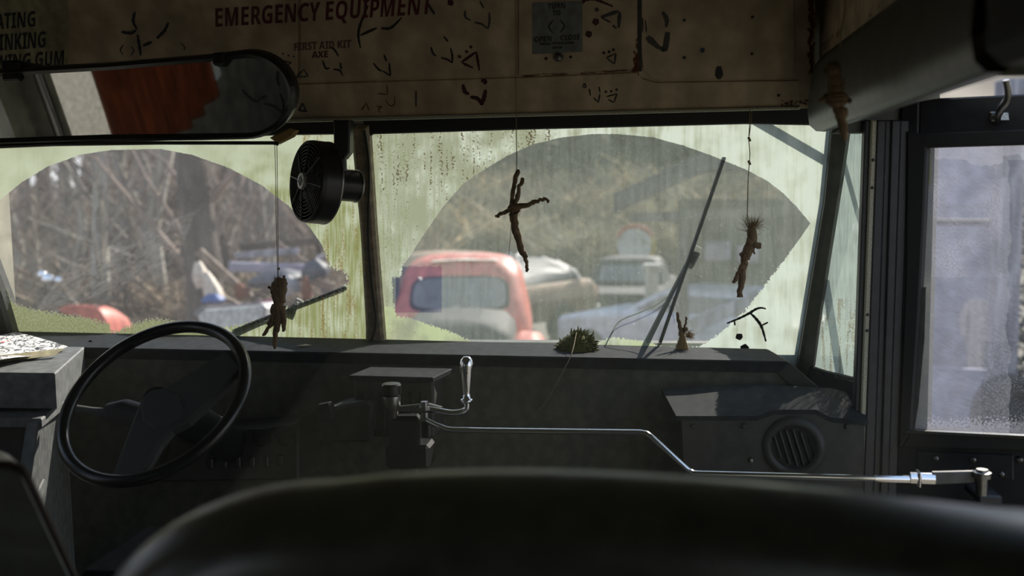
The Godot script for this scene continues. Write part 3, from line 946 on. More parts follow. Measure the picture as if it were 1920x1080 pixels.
func door() -> void:
	var d := struct("door_1", null, null, "open black bus door leaf with a dusty window", "door")
	var mb := MB.new()
	var back := -DR.normal * 0.04
	# frame built as rails and stiles, each its own piece
	for a in [[[1690, 196, 1724, 190, 1718, 500, 1690, 900, 1664, 900, 1676, 500], 0.0], [[1724, 190, 1760, 184, 2100, 168, 2100, 246, 1722, 254], 0.0], [[1690, 826, 2100, 850, 2100, 1500, 1664, 1500, 1668, 880], 0.0], [[2016, 240, 2100, 240, 2100, 850, 2016, 850], 0.0]]:
		mb = MB.new()
		mb.prism(pts(a[0], DR), back, 0.004)
		part("frame", mb, M.frame_black, d)
	var D2 := Plane(DR.normal, DR.d + 0.012)
	for a in [[1700, 246, 1738, 252, 1732, 400, 1722, 600, 1708, 808, 1690, 838, 1684, 838, 1698, 500], [1716, 250, 2030, 238, 2030, 268, 1735, 277], [1690, 838, 1706, 808, 2030, 826, 2030, 850], [2004, 262, 2030, 250, 2030, 836, 2004, 826]]:
		mb = MB.new()
		mb.prism(pts(a, D2), -DR.normal * 0.03, 0.004)
		part("seal", mb, M.black_rubber, d)
	mb = MB.new()
	mb.prism(pts([1698, 812, 2015, 828, 2015, 822, 1700, 807], Plane(DR.normal, DR.d + 0.015)), -DR.normal * 0.02, 0.001)
	part("sill_strip", mb, M.dull_chrome, d, "bright metal strip under the door glass")
	mb = MB.new()
	mb.prism(pts([1716, 668, 1726, 540, 1736, 538, 1733, 640, 1722, 760, 1714, 808, 1708, 806], Plane(DR.normal, DR.d - 0.004)), -DR.normal * 0.003)
	part("loose_seal", mb, M.frame_grey, d, "torn strip of old seal hanging on the glass")
	var dq := [Vector2(1722, 262), Vector2(2024, 254), Vector2(2024, 838), Vector2(1694, 822)]
	part("pane", quad_px(dq, Plane(DR.normal, DR.d - 0.016), 0.0), M.clear_glass, d)
	part("dirt_film", quad_px(dq, Plane(DR.normal, DR.d - 0.018), 0.0), film(Vector2i(420, 720), dq, PackedVector2Array([Vector2(0, 0), Vector2(1, 0), Vector2(0, 1)]), "door"), d, "dust and wiping swirls on the door glass")
	for p in [[1755, 859], [1825, 862], [1878, 889], [1912, 862]]:
		mb = MB.new()
		mb.lathe([Vector2(0.0, 0.008), Vector2(0.005, 0.007), Vector2(0.008, 0.003), Vector2(0.009, 0.0)], Transform3D(Basis(Quaternion(Vector3.UP, DR.normal)), on(p[0], p[1], DR)), 12)
		part("bolt", mb, M.dull_chrome, d)
	mb = MB.new()
	mb.prism(pts([1720, 845, 1900, 853, 1900, 900, 1720, 892], Plane(DR.normal, DR.d + 0.004)), -DR.normal * 0.01, 0.002)
	part("hinge_plate", mb, M.frame_black, d)
	# grab hook at the top
	mb = MB.new()
	var q := []
	for p in [[1886, 150, 0.10], [1890, 172, 0.09], [1888, 188, 0.075], [1878, 203, 0.05], [1872, 214, 0.03], [1870, 226, 0.008]]:
		q.append(on(p[0], p[1], Plane(DR.normal, DR.d + p[2])))
	mb.tube(curve(q, 4), 0.011, 10, false, true, 0.6)
	mb.box(on(1874, 219, Plane(DR.normal, DR.d + 0.006)), Vector3(0.045, 0.022, 0.012), look, 0.003)
	part("grab_hook", mb, M.dull_chrome, d, "bent metal hook at the top of the leaf")

func dashboard() -> void:
	var d := thing("dashboard", "dark grey dashboard shelf and fascia across the front of the bus", "dashboard", Vector3(-0.7, 0.0, -2.7))
	var y := 0.937
	var mb := MB.new()
	# shelf top
	var ye := y - 0.0316
	mb.prism([Vector3(-1.95, y + 0.0068, -2.88), Vector3(0.343, ye, -2.84), Vector3(0.372, ye, -2.63), Vector3(-1.543, y, -2.585), Vector3(-1.95, y + 0.0068, -2.585)], Vector3(0, -0.03, 0), 0.004)
	part("shelf", mb, M.dash_paint, d)
	mb = MB.new()
	mb.prism([Vector3(0.343, ye, -2.84), Vector3(0.372, ye, -2.63), Vector3(0.49, y - 0.135, -2.61), Vector3(0.47, y - 0.16, -2.87)], Vector3(-0.03, -0.03, 0), 0.003)
	part("shelf_end", mb, M.dark_panel, d)
	mb = MB.new()
	mb.prism([Vector3(-1.543, y - 0.004, -2.587), Vector3(0.372, ye - 0.004, -2.632), Vector3(0.49, y - 0.139, -2.612), Vector3(0.55, 0.45, -2.70), Vector3(0.55, 0.0, -2.70), Vector3(-1.75, 0.0, -2.70), Vector3(-1.75, 0.45, -2.70)], Vector3(0, 0, -0.03))
	part("fascia", mb, M.dash_vinyl, d)
	# left wing toward the driver
	mb = MB.new()
	mb.prism([Vector3(-1.95, y + 0.001, -2.60), Vector3(-1.543, y + 0.001, -2.59), Vector3(-1.383, y + 0.001, -2.19), Vector3(-1.95, y + 0.001, -2.19)], Vector3(0, -0.085, 0), 0.003)
	part("side_shelf", mb, M.grey_console, d)
	mb = MB.new()
	mb.prism([Vector3(-1.95, y - 0.095, -2.55), Vector3(-1.52, y - 0.095, -2.54), Vector3(-1.385, y - 0.095, -2.13), Vector3(-1.95, y - 0.095, -2.10)], Vector3(0, -0.02, 0), 0.003)
	part("side_ledge", mb, M.grey_console, d)
	mb = MB.new()
	mb.prism([Vector3(-1.392, y - 0.1, -2.13), Vector3(-1.60, y - 0.1, -2.58), Vector3(-1.60, 0.1, -2.58), Vector3(-1.375, 0.1, -2.0), Vector3(-1.375, 0.55, -2.0)], Vector3(-0.03, 0, 0), 0.003)
	part("side_panel", mb, M.grey_console, d)
	mb = MB.new()
	mb.prism([Vector3(-1.95, y - 0.115, -2.16), Vector3(-1.43, y - 0.115, -2.16), Vector3(-1.43, 0.70, -2.16), Vector3(-1.95, 0.70, -2.16)], Vector3(0, 0, -0.02), 0.003)
	part("side_face", mb, M.dark_panel, d)
	mb = MB.new()
	mb.prism([Vector3(-1.95, 0.695, -2.15), Vector3(-1.40, 0.695, -2.15), Vector3(-1.37, 0.60, -1.98), Vector3(-1.95, 0.60, -1.98)], Vector3(0, -0.02, -0.01), 0.003)
	part("side_ledge", mb, M.grey_console, d)
	# instrument hood behind the wheel and gauges
	mb = MB.new()
	mb.prism(ptz([500, 800, 560, 790, 560, 900, 300, 905, 320, 812], -2.5), Vector3(0, 0, -0.14), 0.006)
	var cl := part("gauge_panel", mb, M.dark_panel, d)
	for k in 4:
		mb = MB.new()
		var c := at(400 + k * 45, 826 - k * 2, -2.497)
		mb.lathe([Vector2(0.0, 0.002), Vector2(0.019, 0.002), Vector2(0.021, 0.008), Vector2(0.025, 0.008), Vector2(0.026, 0.0)], Transform3D(Basis(Vector3.RIGHT, PI / 2), c), 20)
		part("gauge", mb, M.black_plastic, cl)
	for k in 6:
		mb = MB.new()
		mb.box(at(395 + k * 26, 868 - k * 1.0, -2.495), Vector3(0.016, 0.03, 0.014), Basis(), 0.003)
		part("switch", mb, M.black_plastic, cl)
	mb = MB.new()
	mb.box(at(865, 732, -2.628), Vector3(0.024, 0.01, 0.004), Basis(), 0.001)
	part("plate", mb, M.dull_chrome, d)
	# padded box on the dash
	var bx := thing("dash_box", "flat topped black box on the dash face behind the door handle", "box", Vector3(-0.6, 0.6, -2.5))
	mb = MB.new()
	var t0 := at(653, 704, -2.46)
	var t1 := at(812, 708, -2.46)
	mb.prism([t0, t1, t1 + Vector3(0.03, 0.003, -0.13), t0 + Vector3(0.03, 0.003, -0.13)], Vector3(0, -0.012, 0), 0.002)
	part("lid", mb, M.dash_paint, bx)
	mb = MB.new()
	mb.box((t0 + t1) / 2 + Vector3(0.005, -0.085, -0.07), Vector3(t1.x - t0.x - 0.012, 0.15, 0.125), Basis(), 0.006)
	part("body", mb, M.dark_panel, bx)
	mb = MB.new()
	for k in 7:
		mb.box((t0 + t1) / 2 + Vector3(-0.075 + k * 0.025, -0.09, -0.006), Vector3(0.012, 0.1, 0.004), Basis(), 0.001)
	part("grille", mb, M.black_plastic, bx)
	# heater cover on the right
	var g := thing("heater_cover", "grey padded heater cover with a round air vent beside the door post", "heater cover", Vector3(0.4, 0.5, -2.5))
	var zf := -2.42
	var lip := ptz([1268, 780, 1420, 780, 1452, 768, 1530, 768, 1556, 782, 1628, 790], zf)
	var rear := ptz([1240, 728, 1400, 722, 1460, 722, 1530, 726, 1560, 728, 1612, 742], -2.58)
	mb = MB.new()
	mb.grid([rear, lip])
	for i in 5:
		mb.quad(lip[i], lip[i + 1], lip[i + 1] + Vector3(0, -0.012, -0.002), lip[i] + Vector3(0, -0.012, -0.002), Vector3.BACK)
	mb.quad(lip[0], rear[0], rear[0] + Vector3(0, -0.02, 0), lip[0] + Vector3(0, -0.012, 0), Vector3.LEFT)
	part("top_pad", mb, M.dash_paint, g)
	mb = MB.new()
	var low := ptz([1275, 783, 1420, 783, 1452, 771, 1530, 771, 1556, 785, 1622, 792, 1618, 1000, 1285, 1000], zf - 0.004)
	mb.prism(low, Vector3(0, 0, -0.12), 0.004)
	part("front_panel", mb, M.dark_panel, g)
	var vx := Transform3D(Basis(Vector3.RIGHT, PI / 2) * Basis(Vector3.BACK, 0.15), at(1488, 838, zf))
	mb = MB.new()
	mb.lathe([Vector2(0.052, 0.0), Vector2(0.05, 0.012), Vector2(0.06, 0.016), Vector2(0.07, 0.013), Vector2(0.075, 0.002), Vector2(0.075, 0.0)], vx, 36, true)
	var vent := part("vent", mb, M.dark_panel, g)
	mb = MB.new()
	mb.lathe([Vector2(0.0, 0.002), Vector2(0.051, 0.002), Vector2(0.051, 0.012), Vector2(0.054, 0.014), Vector2(0.056, 0.012)], vx, 36)
	part("ring", mb, M.black_plastic, vent)
	for k in 6:
		mb = MB.new()
		var xo := -0.04 + k * 0.016
		var hh := sqrt(0.049 * 0.049 - xo * xo)
		mb.box(at(1488, 838, zf) + Vector3(xo, 0, 0.008), Vector3(0.004, hh * 2 * 0.96, 0.012), Basis(Vector3.BACK, 0.3) * Basis(Vector3.UP, 0.5), 0.001)
		part("vane", mb, M.black_plastic, vent)
	for p in [[1300, 799], [1395, 799], [1588, 800], [1408, 863], [1456, 806]]:
		mb = MB.new()
		mb.lathe([Vector2(0.0, 0.006), Vector2(0.005, 0.005), Vector2(0.007, 0.0)], Transform3D(Basis(Vector3.RIGHT, PI / 2), at(p[0], p[1], zf - 0.002)), 10)
		part("screw", mb, M.dull_chrome if p[0] == 1408 else M.dark_panel, g)
	mb = MB.new()
	mb.box(Vector3(-0.79, 0.375, -1.58), Vector3(0.25, 0.75, 0.24), Basis(), 0.015)
	whole("console_box", mb, M.dash_paint, "dark grey console box between the driver seat and the bench", "console")

func steering() -> void:
	var c := at(289.4, 748.6, -2.08)
	var nc := Vector3(-0.1, 0.74, 0.67).normalized()
	var pl := Plane(nc, nc.dot(c))
	var s := thing("steering_wheel", "large black two spoke steering wheel with a wide grey hub", "steering wheel", c)
	var ux := Vector3.RIGHT.slide(nc).normalized()
	var uy := nc.cross(ux)
	var r := 0.2105
	var ring := []
	for k in 64:
		var f := TAU * k / 64
		ring.append(c + (ux * cos(f) + uy * sin(f)) * r)
	var mb := MB.new()
	mb.tube(ring, 0.0145, 12, true)
	part("rim", mb, M.wheel_rim, s)
	mb = MB.new()
	mb.prism(pts([424, 655, 456, 688, 440, 705, 400, 745, 352, 790, 322, 806, 300, 830, 262, 897, 206, 896, 232, 828, 258, 760, 266, 742, 282, 728, 310, 724, 360, 694], Plane(nc, pl.d + 0.004)), -nc * 0.02, 0.006)
	part("spoke", mb, M.wheel_hub, s)
	mb = MB.new()
	var hub := pts([262, 764, 268, 746, 282, 733, 310, 728, 338, 738, 346, 764, 338, 786, 316, 800, 288, 802, 266, 790], Plane(nc, pl.d + 0.008))
	mb.prism(hub, -nc * 0.03, 0.005)
	part("hub", mb, M.wheel_hub, s)
	# column down into the dash with the turn lever
	mb = MB.new()
	var e := c + Vector3(-0.02, -0.22, -0.45)
	mb.tube([c - nc * 0.01, c.lerp(e, 0.15), c.lerp(e, 0.18), e], [0.035, 0.036, 0.046, 0.05], 18)
	part("column", mb, M.black_plastic, s)
	mb = MB.new()
	mb.tube([at(275, 785, -2.16), at(235, 772, -2.17), at(205, 775, -2.18)], [0.03, 0.03, 0.024], 12)
	mb.tube([at(210, 775, -2.18), at(170, 770, -2.19), at(128, 763, -2.2)], [0.011, 0.009, 0.008], 10)
	part("turn_lever", mb, M.wheel_hub, s)

func door_control() -> void:
	var base := at(760, 800, -2.35)
	var h := thing("door_control", "chrome hand lever and long bent rod that pushes the bus door open", "door control", base)
	var mb := MB.new()
	# upright grip
	var g0 := at(875, 752, -2.33)
	var g1 := at(877, 668, -2.33)
	var L := (g1 - g0).length()
	var up := (g1 - g0).normalized()
	var bs := Basis(look.x, up, look.x.cross(up)).orthonormalized()
	mb.lathe([Vector2(0.0, L), Vector2(0.008, L * 0.99), Vector2(0.0135, L * 0.93), Vector2(0.0165, L * 0.80), Vector2(0.0155, L * 0.6), Vector2(0.0105, L * 0.22), Vector2(0.0085, L * 0.06), Vector2(0.014, L * 0.05), Vector2(0.0145, L * 0.0), Vector2(0.012, -L * 0.04), Vector2(0.006, -L * 0.05)], Transform3D(bs, g0), 24, true)
	part("grip", mb, M.chrome, h)
	mb = MB.new()
	mb.tube(curve(ptz([876, 752, 875, 765, 866, 772, 846, 774, 822, 770, 800, 766], -2.33), 5), 0.0075, 10)
	part("crank", mb, M.chrome, h)
	# pivot hardware
	mb = MB.new()
	mb.prism(ptz([745, 762, 800, 757, 826, 764, 826, 772, 795, 776, 740, 772], -2.33), Vector3(0, -0.004, -0.03), 0.002)
	part("arm", mb, M.dull_chrome, h)
	mb = MB.new()
	var kx := Transform3D(Basis(), at(735, 768, -2.33))
	mb.lathe([Vector2(0.0, 0.064), Vector2(0.021, 0.064), Vector2(0.0235, 0.060), Vector2(0.0235, 0.038), Vector2(0.019, 0.034)], kx, 24)
	part("knob", mb, M.black_plastic, h)
	mb = MB.new()
	mb.lathe([Vector2(0.0215, 0.034), Vector2(0.0225, 0.030), Vector2(0.021, 0.012), Vector2(0.017, 0.002), Vector2(0.012, -0.02)], kx, 24, true)
	part("collar", mb, M.dull_chrome, h)
	for p in [[796, 762], [797, 782]]:
		mb = MB.new()
		mb.lathe([Vector2(0.0, 0.012), Vector2(0.009, 0.012), Vector2(0.010, 0.0), Vector2(0.013, 0.0), Vector2(0.013, -0.008)], Transform3D(Basis(), at(p[0], p[1], -2.32)), 12)
		part("nut", mb, M.dull_chrome, h)
	mb = MB.new()
	mb.box(at(760, 812, -2.36), Vector3(0.075, 0.09, 0.06), Basis(Vector3.UP, 0.2), 0.008)
	mb.box(at(770, 850, -2.37), Vector3(0.11, 0.06, 0.08), Basis(), 0.008)
	mb.box(at(800, 800, -2.33), Vector3(0.018, 0.05, 0.02), Basis(), 0.003)
	mb.tube([at(765, 850, -2.36), at(765, 1000, -2.4)], 0.022, 10)
	part("bracket", mb, M.black_plastic, h)
	# rod
	mb = MB.new()
	var q := []
	for p in [[800, 788, -2.31], [818, 797, -2.305], [838, 805, -2.30], [850, 806, -2.30], [900, 807, -2.295], [1200, 811, -2.27], [1212, 813, -2.268], [1222, 820, -2.266], [1288, 880, -2.25], [1298, 887, -2.248], [1312, 888, -2.247], [1500, 893, -2.24], [1688, 898, -2.23]]:
		q.append(at(p[0], p[1], p[2]))
	mb.tube(q, 0.0068, 12)
	part("rod", mb, M.chrome, h)
	mb = MB.new()
	mb.tube([at(1640, 897, -2.232), at(1712, 899, -2.229)], 0.009, 12)
	mb.tube([at(1706, 896, -2.229), at(1752, 898, -2.227)], 0.0135, 8)
	mb.box(at(1722, 897, -2.228), Vector3(0.006, 0.034, 0.034), Basis(), 0.002)
	part("clamp", mb, M.chrome, h)
	mb = MB.new()
	mb.prism(ptz([1750, 886, 1840, 884, 1850, 905, 1752, 909], -2.22), Vector3(0, 0, -0.012), 0.002)
	part("fork", mb, M.frame_grey, h)
	mb = MB.new()
	var ex := Transform3D(Basis(), at(1841, 902, -2.215))
	mb.lathe([Vector2(0.0, 0.026), Vector2(0.012, 0.026), Vector2(0.0125, 0.022), Vector2(0.019, 0.020), Vector2(0.019, 0.008), Vector2(0.012, 0.006), Vector2(0.012, -0.03)], ex, 16)
	part("eye_bolt", mb, M.dull_chrome, h)
	mb = MB.new()
	mb.box(at(1843, 925, -2.28), Vector3(0.05, 0.02, 0.10), Basis(), 0.004)
	part("door_lug", mb, M.frame_black, h)
	# lever box left of the control
	mb = MB.new()
	mb.prism(ptz([612, 768, 640, 760, 690, 752, 700, 760, 690, 830, 600, 832, 598, 790], -2.42), Vector3(0, 0, -0.1), 0.008)
	var b := thing("switch_box", "small dark switch box on the dash left of the door lever", "switch box", at(640, 830, -2.45))
	part("body", mb, M.dark_panel, b)
	mb = MB.new()
	mb.box(at(612, 772, -2.40), Vector3(0.04, 0.045, 0.03), Basis(Vector3.BACK, 0.2), 0.006)
	part("toggle", mb, M.dash_paint, b)

func mirror() -> void:
	# a long mirror in a rounded black frame, hung from the header and tipped toward the driver
	var z := -2.34
	var m := thing("rear_view_mirror", "long rounded rear view mirror in a thick black frame below the header", "mirror", at(260, 270, z))
	var right := (at(480, 176, z) - at(0, 199, z)).normalized()
	var nrm := (Vector3(MIRROR_AIM.x, MIRROR_AIM.y, MIRROR_AIM.z)).normalized()
	nrm = (nrm - right * nrm.dot(right) * 0.0).normalized()
	var pl := Plane(nrm, nrm.dot(at(270, 185, z)))
	var outer := []
	var inner := []
	for k in 24:
		var f := -PI / 2 + PI * k / 23
		outer.append([462 + 92 * cos(f), 178 + 84 * sin(f) * (0.99 if f > 0 else 1.0)])
		inner.append([462 + 78 * cos(f), 179 + 70 * sin(f)])
	var fo := pts([-330, 282], pl)
	var ring_o := [[-330, 146], [-100, 135], [0, 130], [200, 119], [380, 104]]
	var ring_i := [[-330, 160], [-100, 148], [0, 143], [200, 132], [390, 116]]
	for p in outer:
		ring_o.append(p)
	for p in inner:
		ring_i.append(p)
	for p in [[380, 263], [200, 265], [0, 272], [-330, 286]]:
		ring_o.append(p)
	for p in [[390, 250], [200, 252], [0, 259], [-330, 272]]:
		ring_i.append(p)
	var O := []
	var I := []
	for p in ring_o:
		O.append(on(p[0], p[1], pl))
	for p in ring_i:
		I.append(on(p[0], p[1], pl))
	var mb := MB.new()
	mb.prism(I, -nrm * 0.006)
	part("glass", mb, M.mirror_glass, m)
	mb = MB.new()
	var k := O.size()
	for i in k:
		var j := (i + 1) % k
		var a: Vector3 = O[i]
		var b: Vector3 = O[j]
		var c: Vector3 = I[j]
		var d: Vector3 = I[i]
		var m0 := (a * 0.55 + d * 0.45) + nrm * 0.012
		var m1 := (b * 0.55 + c * 0.45) + nrm * 0.012
		mb.quad(d, c, m1, m0, nrm)
		mb.quad(m0, m1, b, a, nrm)
		mb.quad(a, b, b - nrm * 0.025, a - nrm * 0.025, a - at(270, 185, z))
	mb.prism(ptl(O, -nrm * 0.024), -nrm * 0.006)
	part("frame", mb, M.black_plastic, m)
	mb = MB.new()
	mb.tube([on(-330, 288, pl), on(100, 271, pl), on(300, 268, pl), on(512, 268, pl), on(522, 270, pl)], 0.0045, 8)
	part("lower_bar", mb, M.black_plastic, m)
	mb = MB.new()
	mb.prism(ptz([505, 258, 542, 240, 556, 244, 548, 256, 520, 270], -2.45), Vector3(0, 0, -0.02), 0.003)
	part("tape", mb, M.tape, m, "yellowed strip of tape holding the bar")
	mb = MB.new()
	mb.box(on(60, 140, Plane(nrm, pl.d - 0.08)), Vector3(0.05, 0.05, 0.18), Basis(), 0.005)
	part("bracket", mb, M.black_plastic, m)
	mb = MB.new()
	mb.box(on(440, 120, Plane(nrm, pl.d - 0.07)), Vector3(0.03, 0.03, 0.2), Basis(), 0.005)
	part("bracket", mb, M.black_plastic, m)
	for s in [[455, 168, 465, 180, 480, 190, 490, 184], [496, 194, 515, 200, 530, 213], [530, 213, 532, 195, 525, 175], [522, 130, 520, 148, 524, 162], [490, 184, 500, 180]]:
		mb = MB.new()
		stroke(mb, s, 0.007, pl)
		part("scrawl", mb, M.grey_ink, m)

func ptl(a: Array, off: Vector3) -> Array:
	var o := []
	for p in a:
		o.append(p + off)
	return o

func fan() -> void:
	var z := -2.52
	var c := at(573, 340, z)
	var ax := look * Vector3(-0.818, 0.03, 0.575)
	var f := thing("dash_fan", "round black caged fan hanging from the header beside the centre post", "fan", at(655, 236, z))
	var R := 78.0 / F * (look.inverse() * (eye - c)).z
	var bs := Basis(Quaternion(Vector3.UP, ax.normalized()))
	var x := Transform3D(bs, c)
	var mb := MB.new()
	mb.lathe([Vector2(R * 0.97, -0.06), Vector2(R, -0.052), Vector2(R, -0.012), Vector2(R * 0.985, -0.002), Vector2(R * 0.955, 0.001), Vector2(R * 0.93, -0.004), Vector2(R * 0.93, -0.05)], x, 48)
	part("housing", mb, M.black_plastic, f)
	mb = MB.new()
	mb.lathe([Vector2(R * 0.98, -0.0585), Vector2(R * 1.012, -0.0565), Vector2(R * 1.012, -0.053), Vector2(R * 0.98, -0.052)], x, 48)
	part("rear_ring", mb, M.dull_chrome, f, "bright ring at the back of the cage")
	mb = MB.new()
	mb.lathe([Vector2(0.0, -0.062), Vector2(R * 0.5, -0.064), Vector2(R * 0.97, -0.058)], x, 32)
	part("back_plate", mb, M.black_plastic, f)
	for k in 9:
		mb = MB.new()
		var rr := R * (0.25 + 0.085 * k)
		var ring := []
		for s in 40:
			ring.append(x * Vector3(cos(TAU * s / 40) * rr, 0.006 - 0.008 * rr / R, sin(TAU * s / 40) * rr))
		mb.tube(ring, 0.0014, 5, true)
		part("cage_ring", mb, M.frame_grey, f)
	for k in 8:
		mb = MB.new()
		var a := TAU * (k + 0.25) / 8
		var dv := Vector3(cos(a), 0, sin(a))
		mb.tube([x * (dv * R * 0.2 + Vector3(0, 0.008, 0)), x * (dv * R * 0.93)], 0.0022, 6)
		part("spoke", mb, M.frame_grey, f)
	for k in 4:
		mb = MB.new()
		var a0 := TAU * k / 4
		var g := []
		for i in 5:
			var row := []
			for j in 5:
				var rr := R * (0.2 + 0.66 * j / 4.0)
				var aa := a0 + (i - 2) * 0.24 * (0.6 + 0.4 * j / 4.0)
				row.append(x * Vector3(cos(aa) * rr, -0.03 + (i - 2) * 0.006, sin(aa) * rr))
			g.append(row)
		mb.grid(g)
		part("blade", mb, M.black_plastic, f)
	mb = MB.new()
	mb.lathe([Vector2(0.0, 0.016), Vector2(R * 0.19, 0.014), Vector2(R * 0.21, 0.008), Vector2(R * 0.21, -0.03)], x, 24)
	var bd := part("hub_badge", mb, M.badge, f, "pale round badge")
	mb = MB.new()
	for k in 4:
		mb.box(x * Vector3(-0.008 + 0.0055 * k, 0.0158, 0), Vector3(0.0022, 0.001, 0.02), bs)
	part("lettering", mb, M.black_ink, bd)
	mb = MB.new()
	mb.lathe([Vector2(0.0, -0.155), Vector2(0.034, -0.153), Vector2(0.042, -0.145), Vector2(0.043, -0.085), Vector2(0.03, -0.065)], Transform3D(bs, x * Vector3(0, 0, 0)), 28)
	part("motor", mb, M.black_plastic, f)
	mb = MB.new()
	mb.lathe([Vector2(0.041, -0.1475), Vector2(0.0445, -0.146), Vector2(0.0445, -0.143), Vector2(0.041, -0.142)], x, 28)
	part("motor_ring", mb, M.dull_chrome, f)
	mb = MB.new()
	var p0 := at(637, 238, z)
	var q := at(637, 305, z)
	mb.prism(ptz([624, 225, 656, 225, 655, 285, 645, 298, 636, 298, 626, 290], z + 0.01), Vector3(0, 0, -0.035), 0.004)
	mb.tube([at(641, 292, z - 0.01), at(642, 318, z - 0.01)], 0.012, 10)
	part("bracket", mb, M.black_plastic, f)

func curtain() -> void:
	var t := thing("orange_curtain", "rust orange cloth hung over the driver side window, seen in the mirror", "curtain", Vector3(-1.9, 0.8, -0.9))
	var g := []
	for i in 9:
		var row := []
		for j in 41:
			var u := j / 40.0
			var w := i / 8.0
			row.append(Vector3(-1.915 + 0.022 * sin(u * 34.0 + 1.5 * sin(u * 9.0)) * (0.5 + 0.5 * w), lerpf(1.66, 0.79 + 0.02 * sin(u * 6.0), w), lerpf(-1.38, -0.42, u) + 0.02 * sin(w * 3.0 + u * 5.0)))
		g.append(row)
	var mb := MB.new()
	mb.grid(g)
	part("cloth", mb, M.orange_cloth, t)
	mb = MB.new()
	mb.tube([Vector3(-1.915, 1.66, -1.45), Vector3(-1.915, 1.66, -0.32)], 0.008, 8)
	part("rod", mb, M.dull_chrome, t)
	mb = MB.new()
	mb.tube([Vector3(-1.88, 0.0, -1.71), Vector3(-1.88, 1.98, -1.71)], 0.016, 10)
	whole("grab_pole", mb, M.dull_chrome, "grey upright pole behind the driver, seen at the left of the mirror", "pole")

func duct() -> void:
	var d := thing("door_duct", "grey moulded cover running back above the doorway", "cover", Vector3(0.5, 1.5, -2.5))
	# cross sections swept back: rounded inner edge, underside rising to the wall
	var sec := [Vector2(0.61, 1.72), Vector2(0.425, 1.665), Vector2(0.405, 1.64), Vector2(0.395, 1.58), Vector2(0.392, 1.53), Vector2(0.397, 1.50), Vector2(0.412, 1.486), Vector2(0.432, 1.484), Vector2(0.445, 1.497), Vector2(0.46, 1.50), Vector2(0.52, 1.522), Vector2(0.615, 1.556)]
	var g := []
	for z in [-2.575, -2.57, -2.555, -2.52, -2.0, -1.6, -1.3]:
		var row := []
		var sc: float = {-2.575: 0.80, -2.57: 0.9, -2.555: 0.96}.get(z, 1.0)
		for p in sec:
			var q: Vector2 = Vector2(0.52, 1.58) + (p - Vector2(0.52, 1.58)) * sc
			row.append(Vector3(q.x, q.y, z))
		g.append(row)
	var mb := MB.new()
	mb.grid(g)
	var cap := []
	for p in g[0]:
		cap.append(p)
	mb.prism(cap, Vector3(0, 0, 0.002))
	part("cover", mb, M.duct_plastic, d)
	mb = MB.new()
	mb.prism(ptz([1560, 250, 1575, 238, 1700, 190, 1700, 222, 1640, 250], -2.5), Vector3(0, 0, -0.03), 0.003)
	part("end_flange", mb, M.duct_plastic, d)
	mb = MB.new()
	mb.prism([Vector3(0.60, 1.549, -1.95), Vector3(0.615, 1.60, -1.95), Vector3(0.66, 1.62, -1.5), Vector3(0.60, 1.50, -1.5)], Vector3(-0.012, 0, 0), 0.002)
	part("gusset", mb, M.ceiling_paint, d)
	mb = MB.new()
	mb.lathe([Vector2(0.0, 0.001), Vector2(0.014, 0.001), Vector2(0.016, 0.0)], Transform3D(Basis(Vector3.BACK, PI + 0.3), Vector3(0.56, 1.535, -1.79)), 16)
	part("drain_hole", mb, M.black_plastic, d)
	mb = MB.new()
	mb.box(Vector3(0.51, 1.70, -1.18), Vector3(0.22, 0.42, 0.22), Basis(), 0.02)
	whole("overhead_speaker", mb, M.black_rubber, "black rounded box under the roof at the near end of the cover", "speaker box")

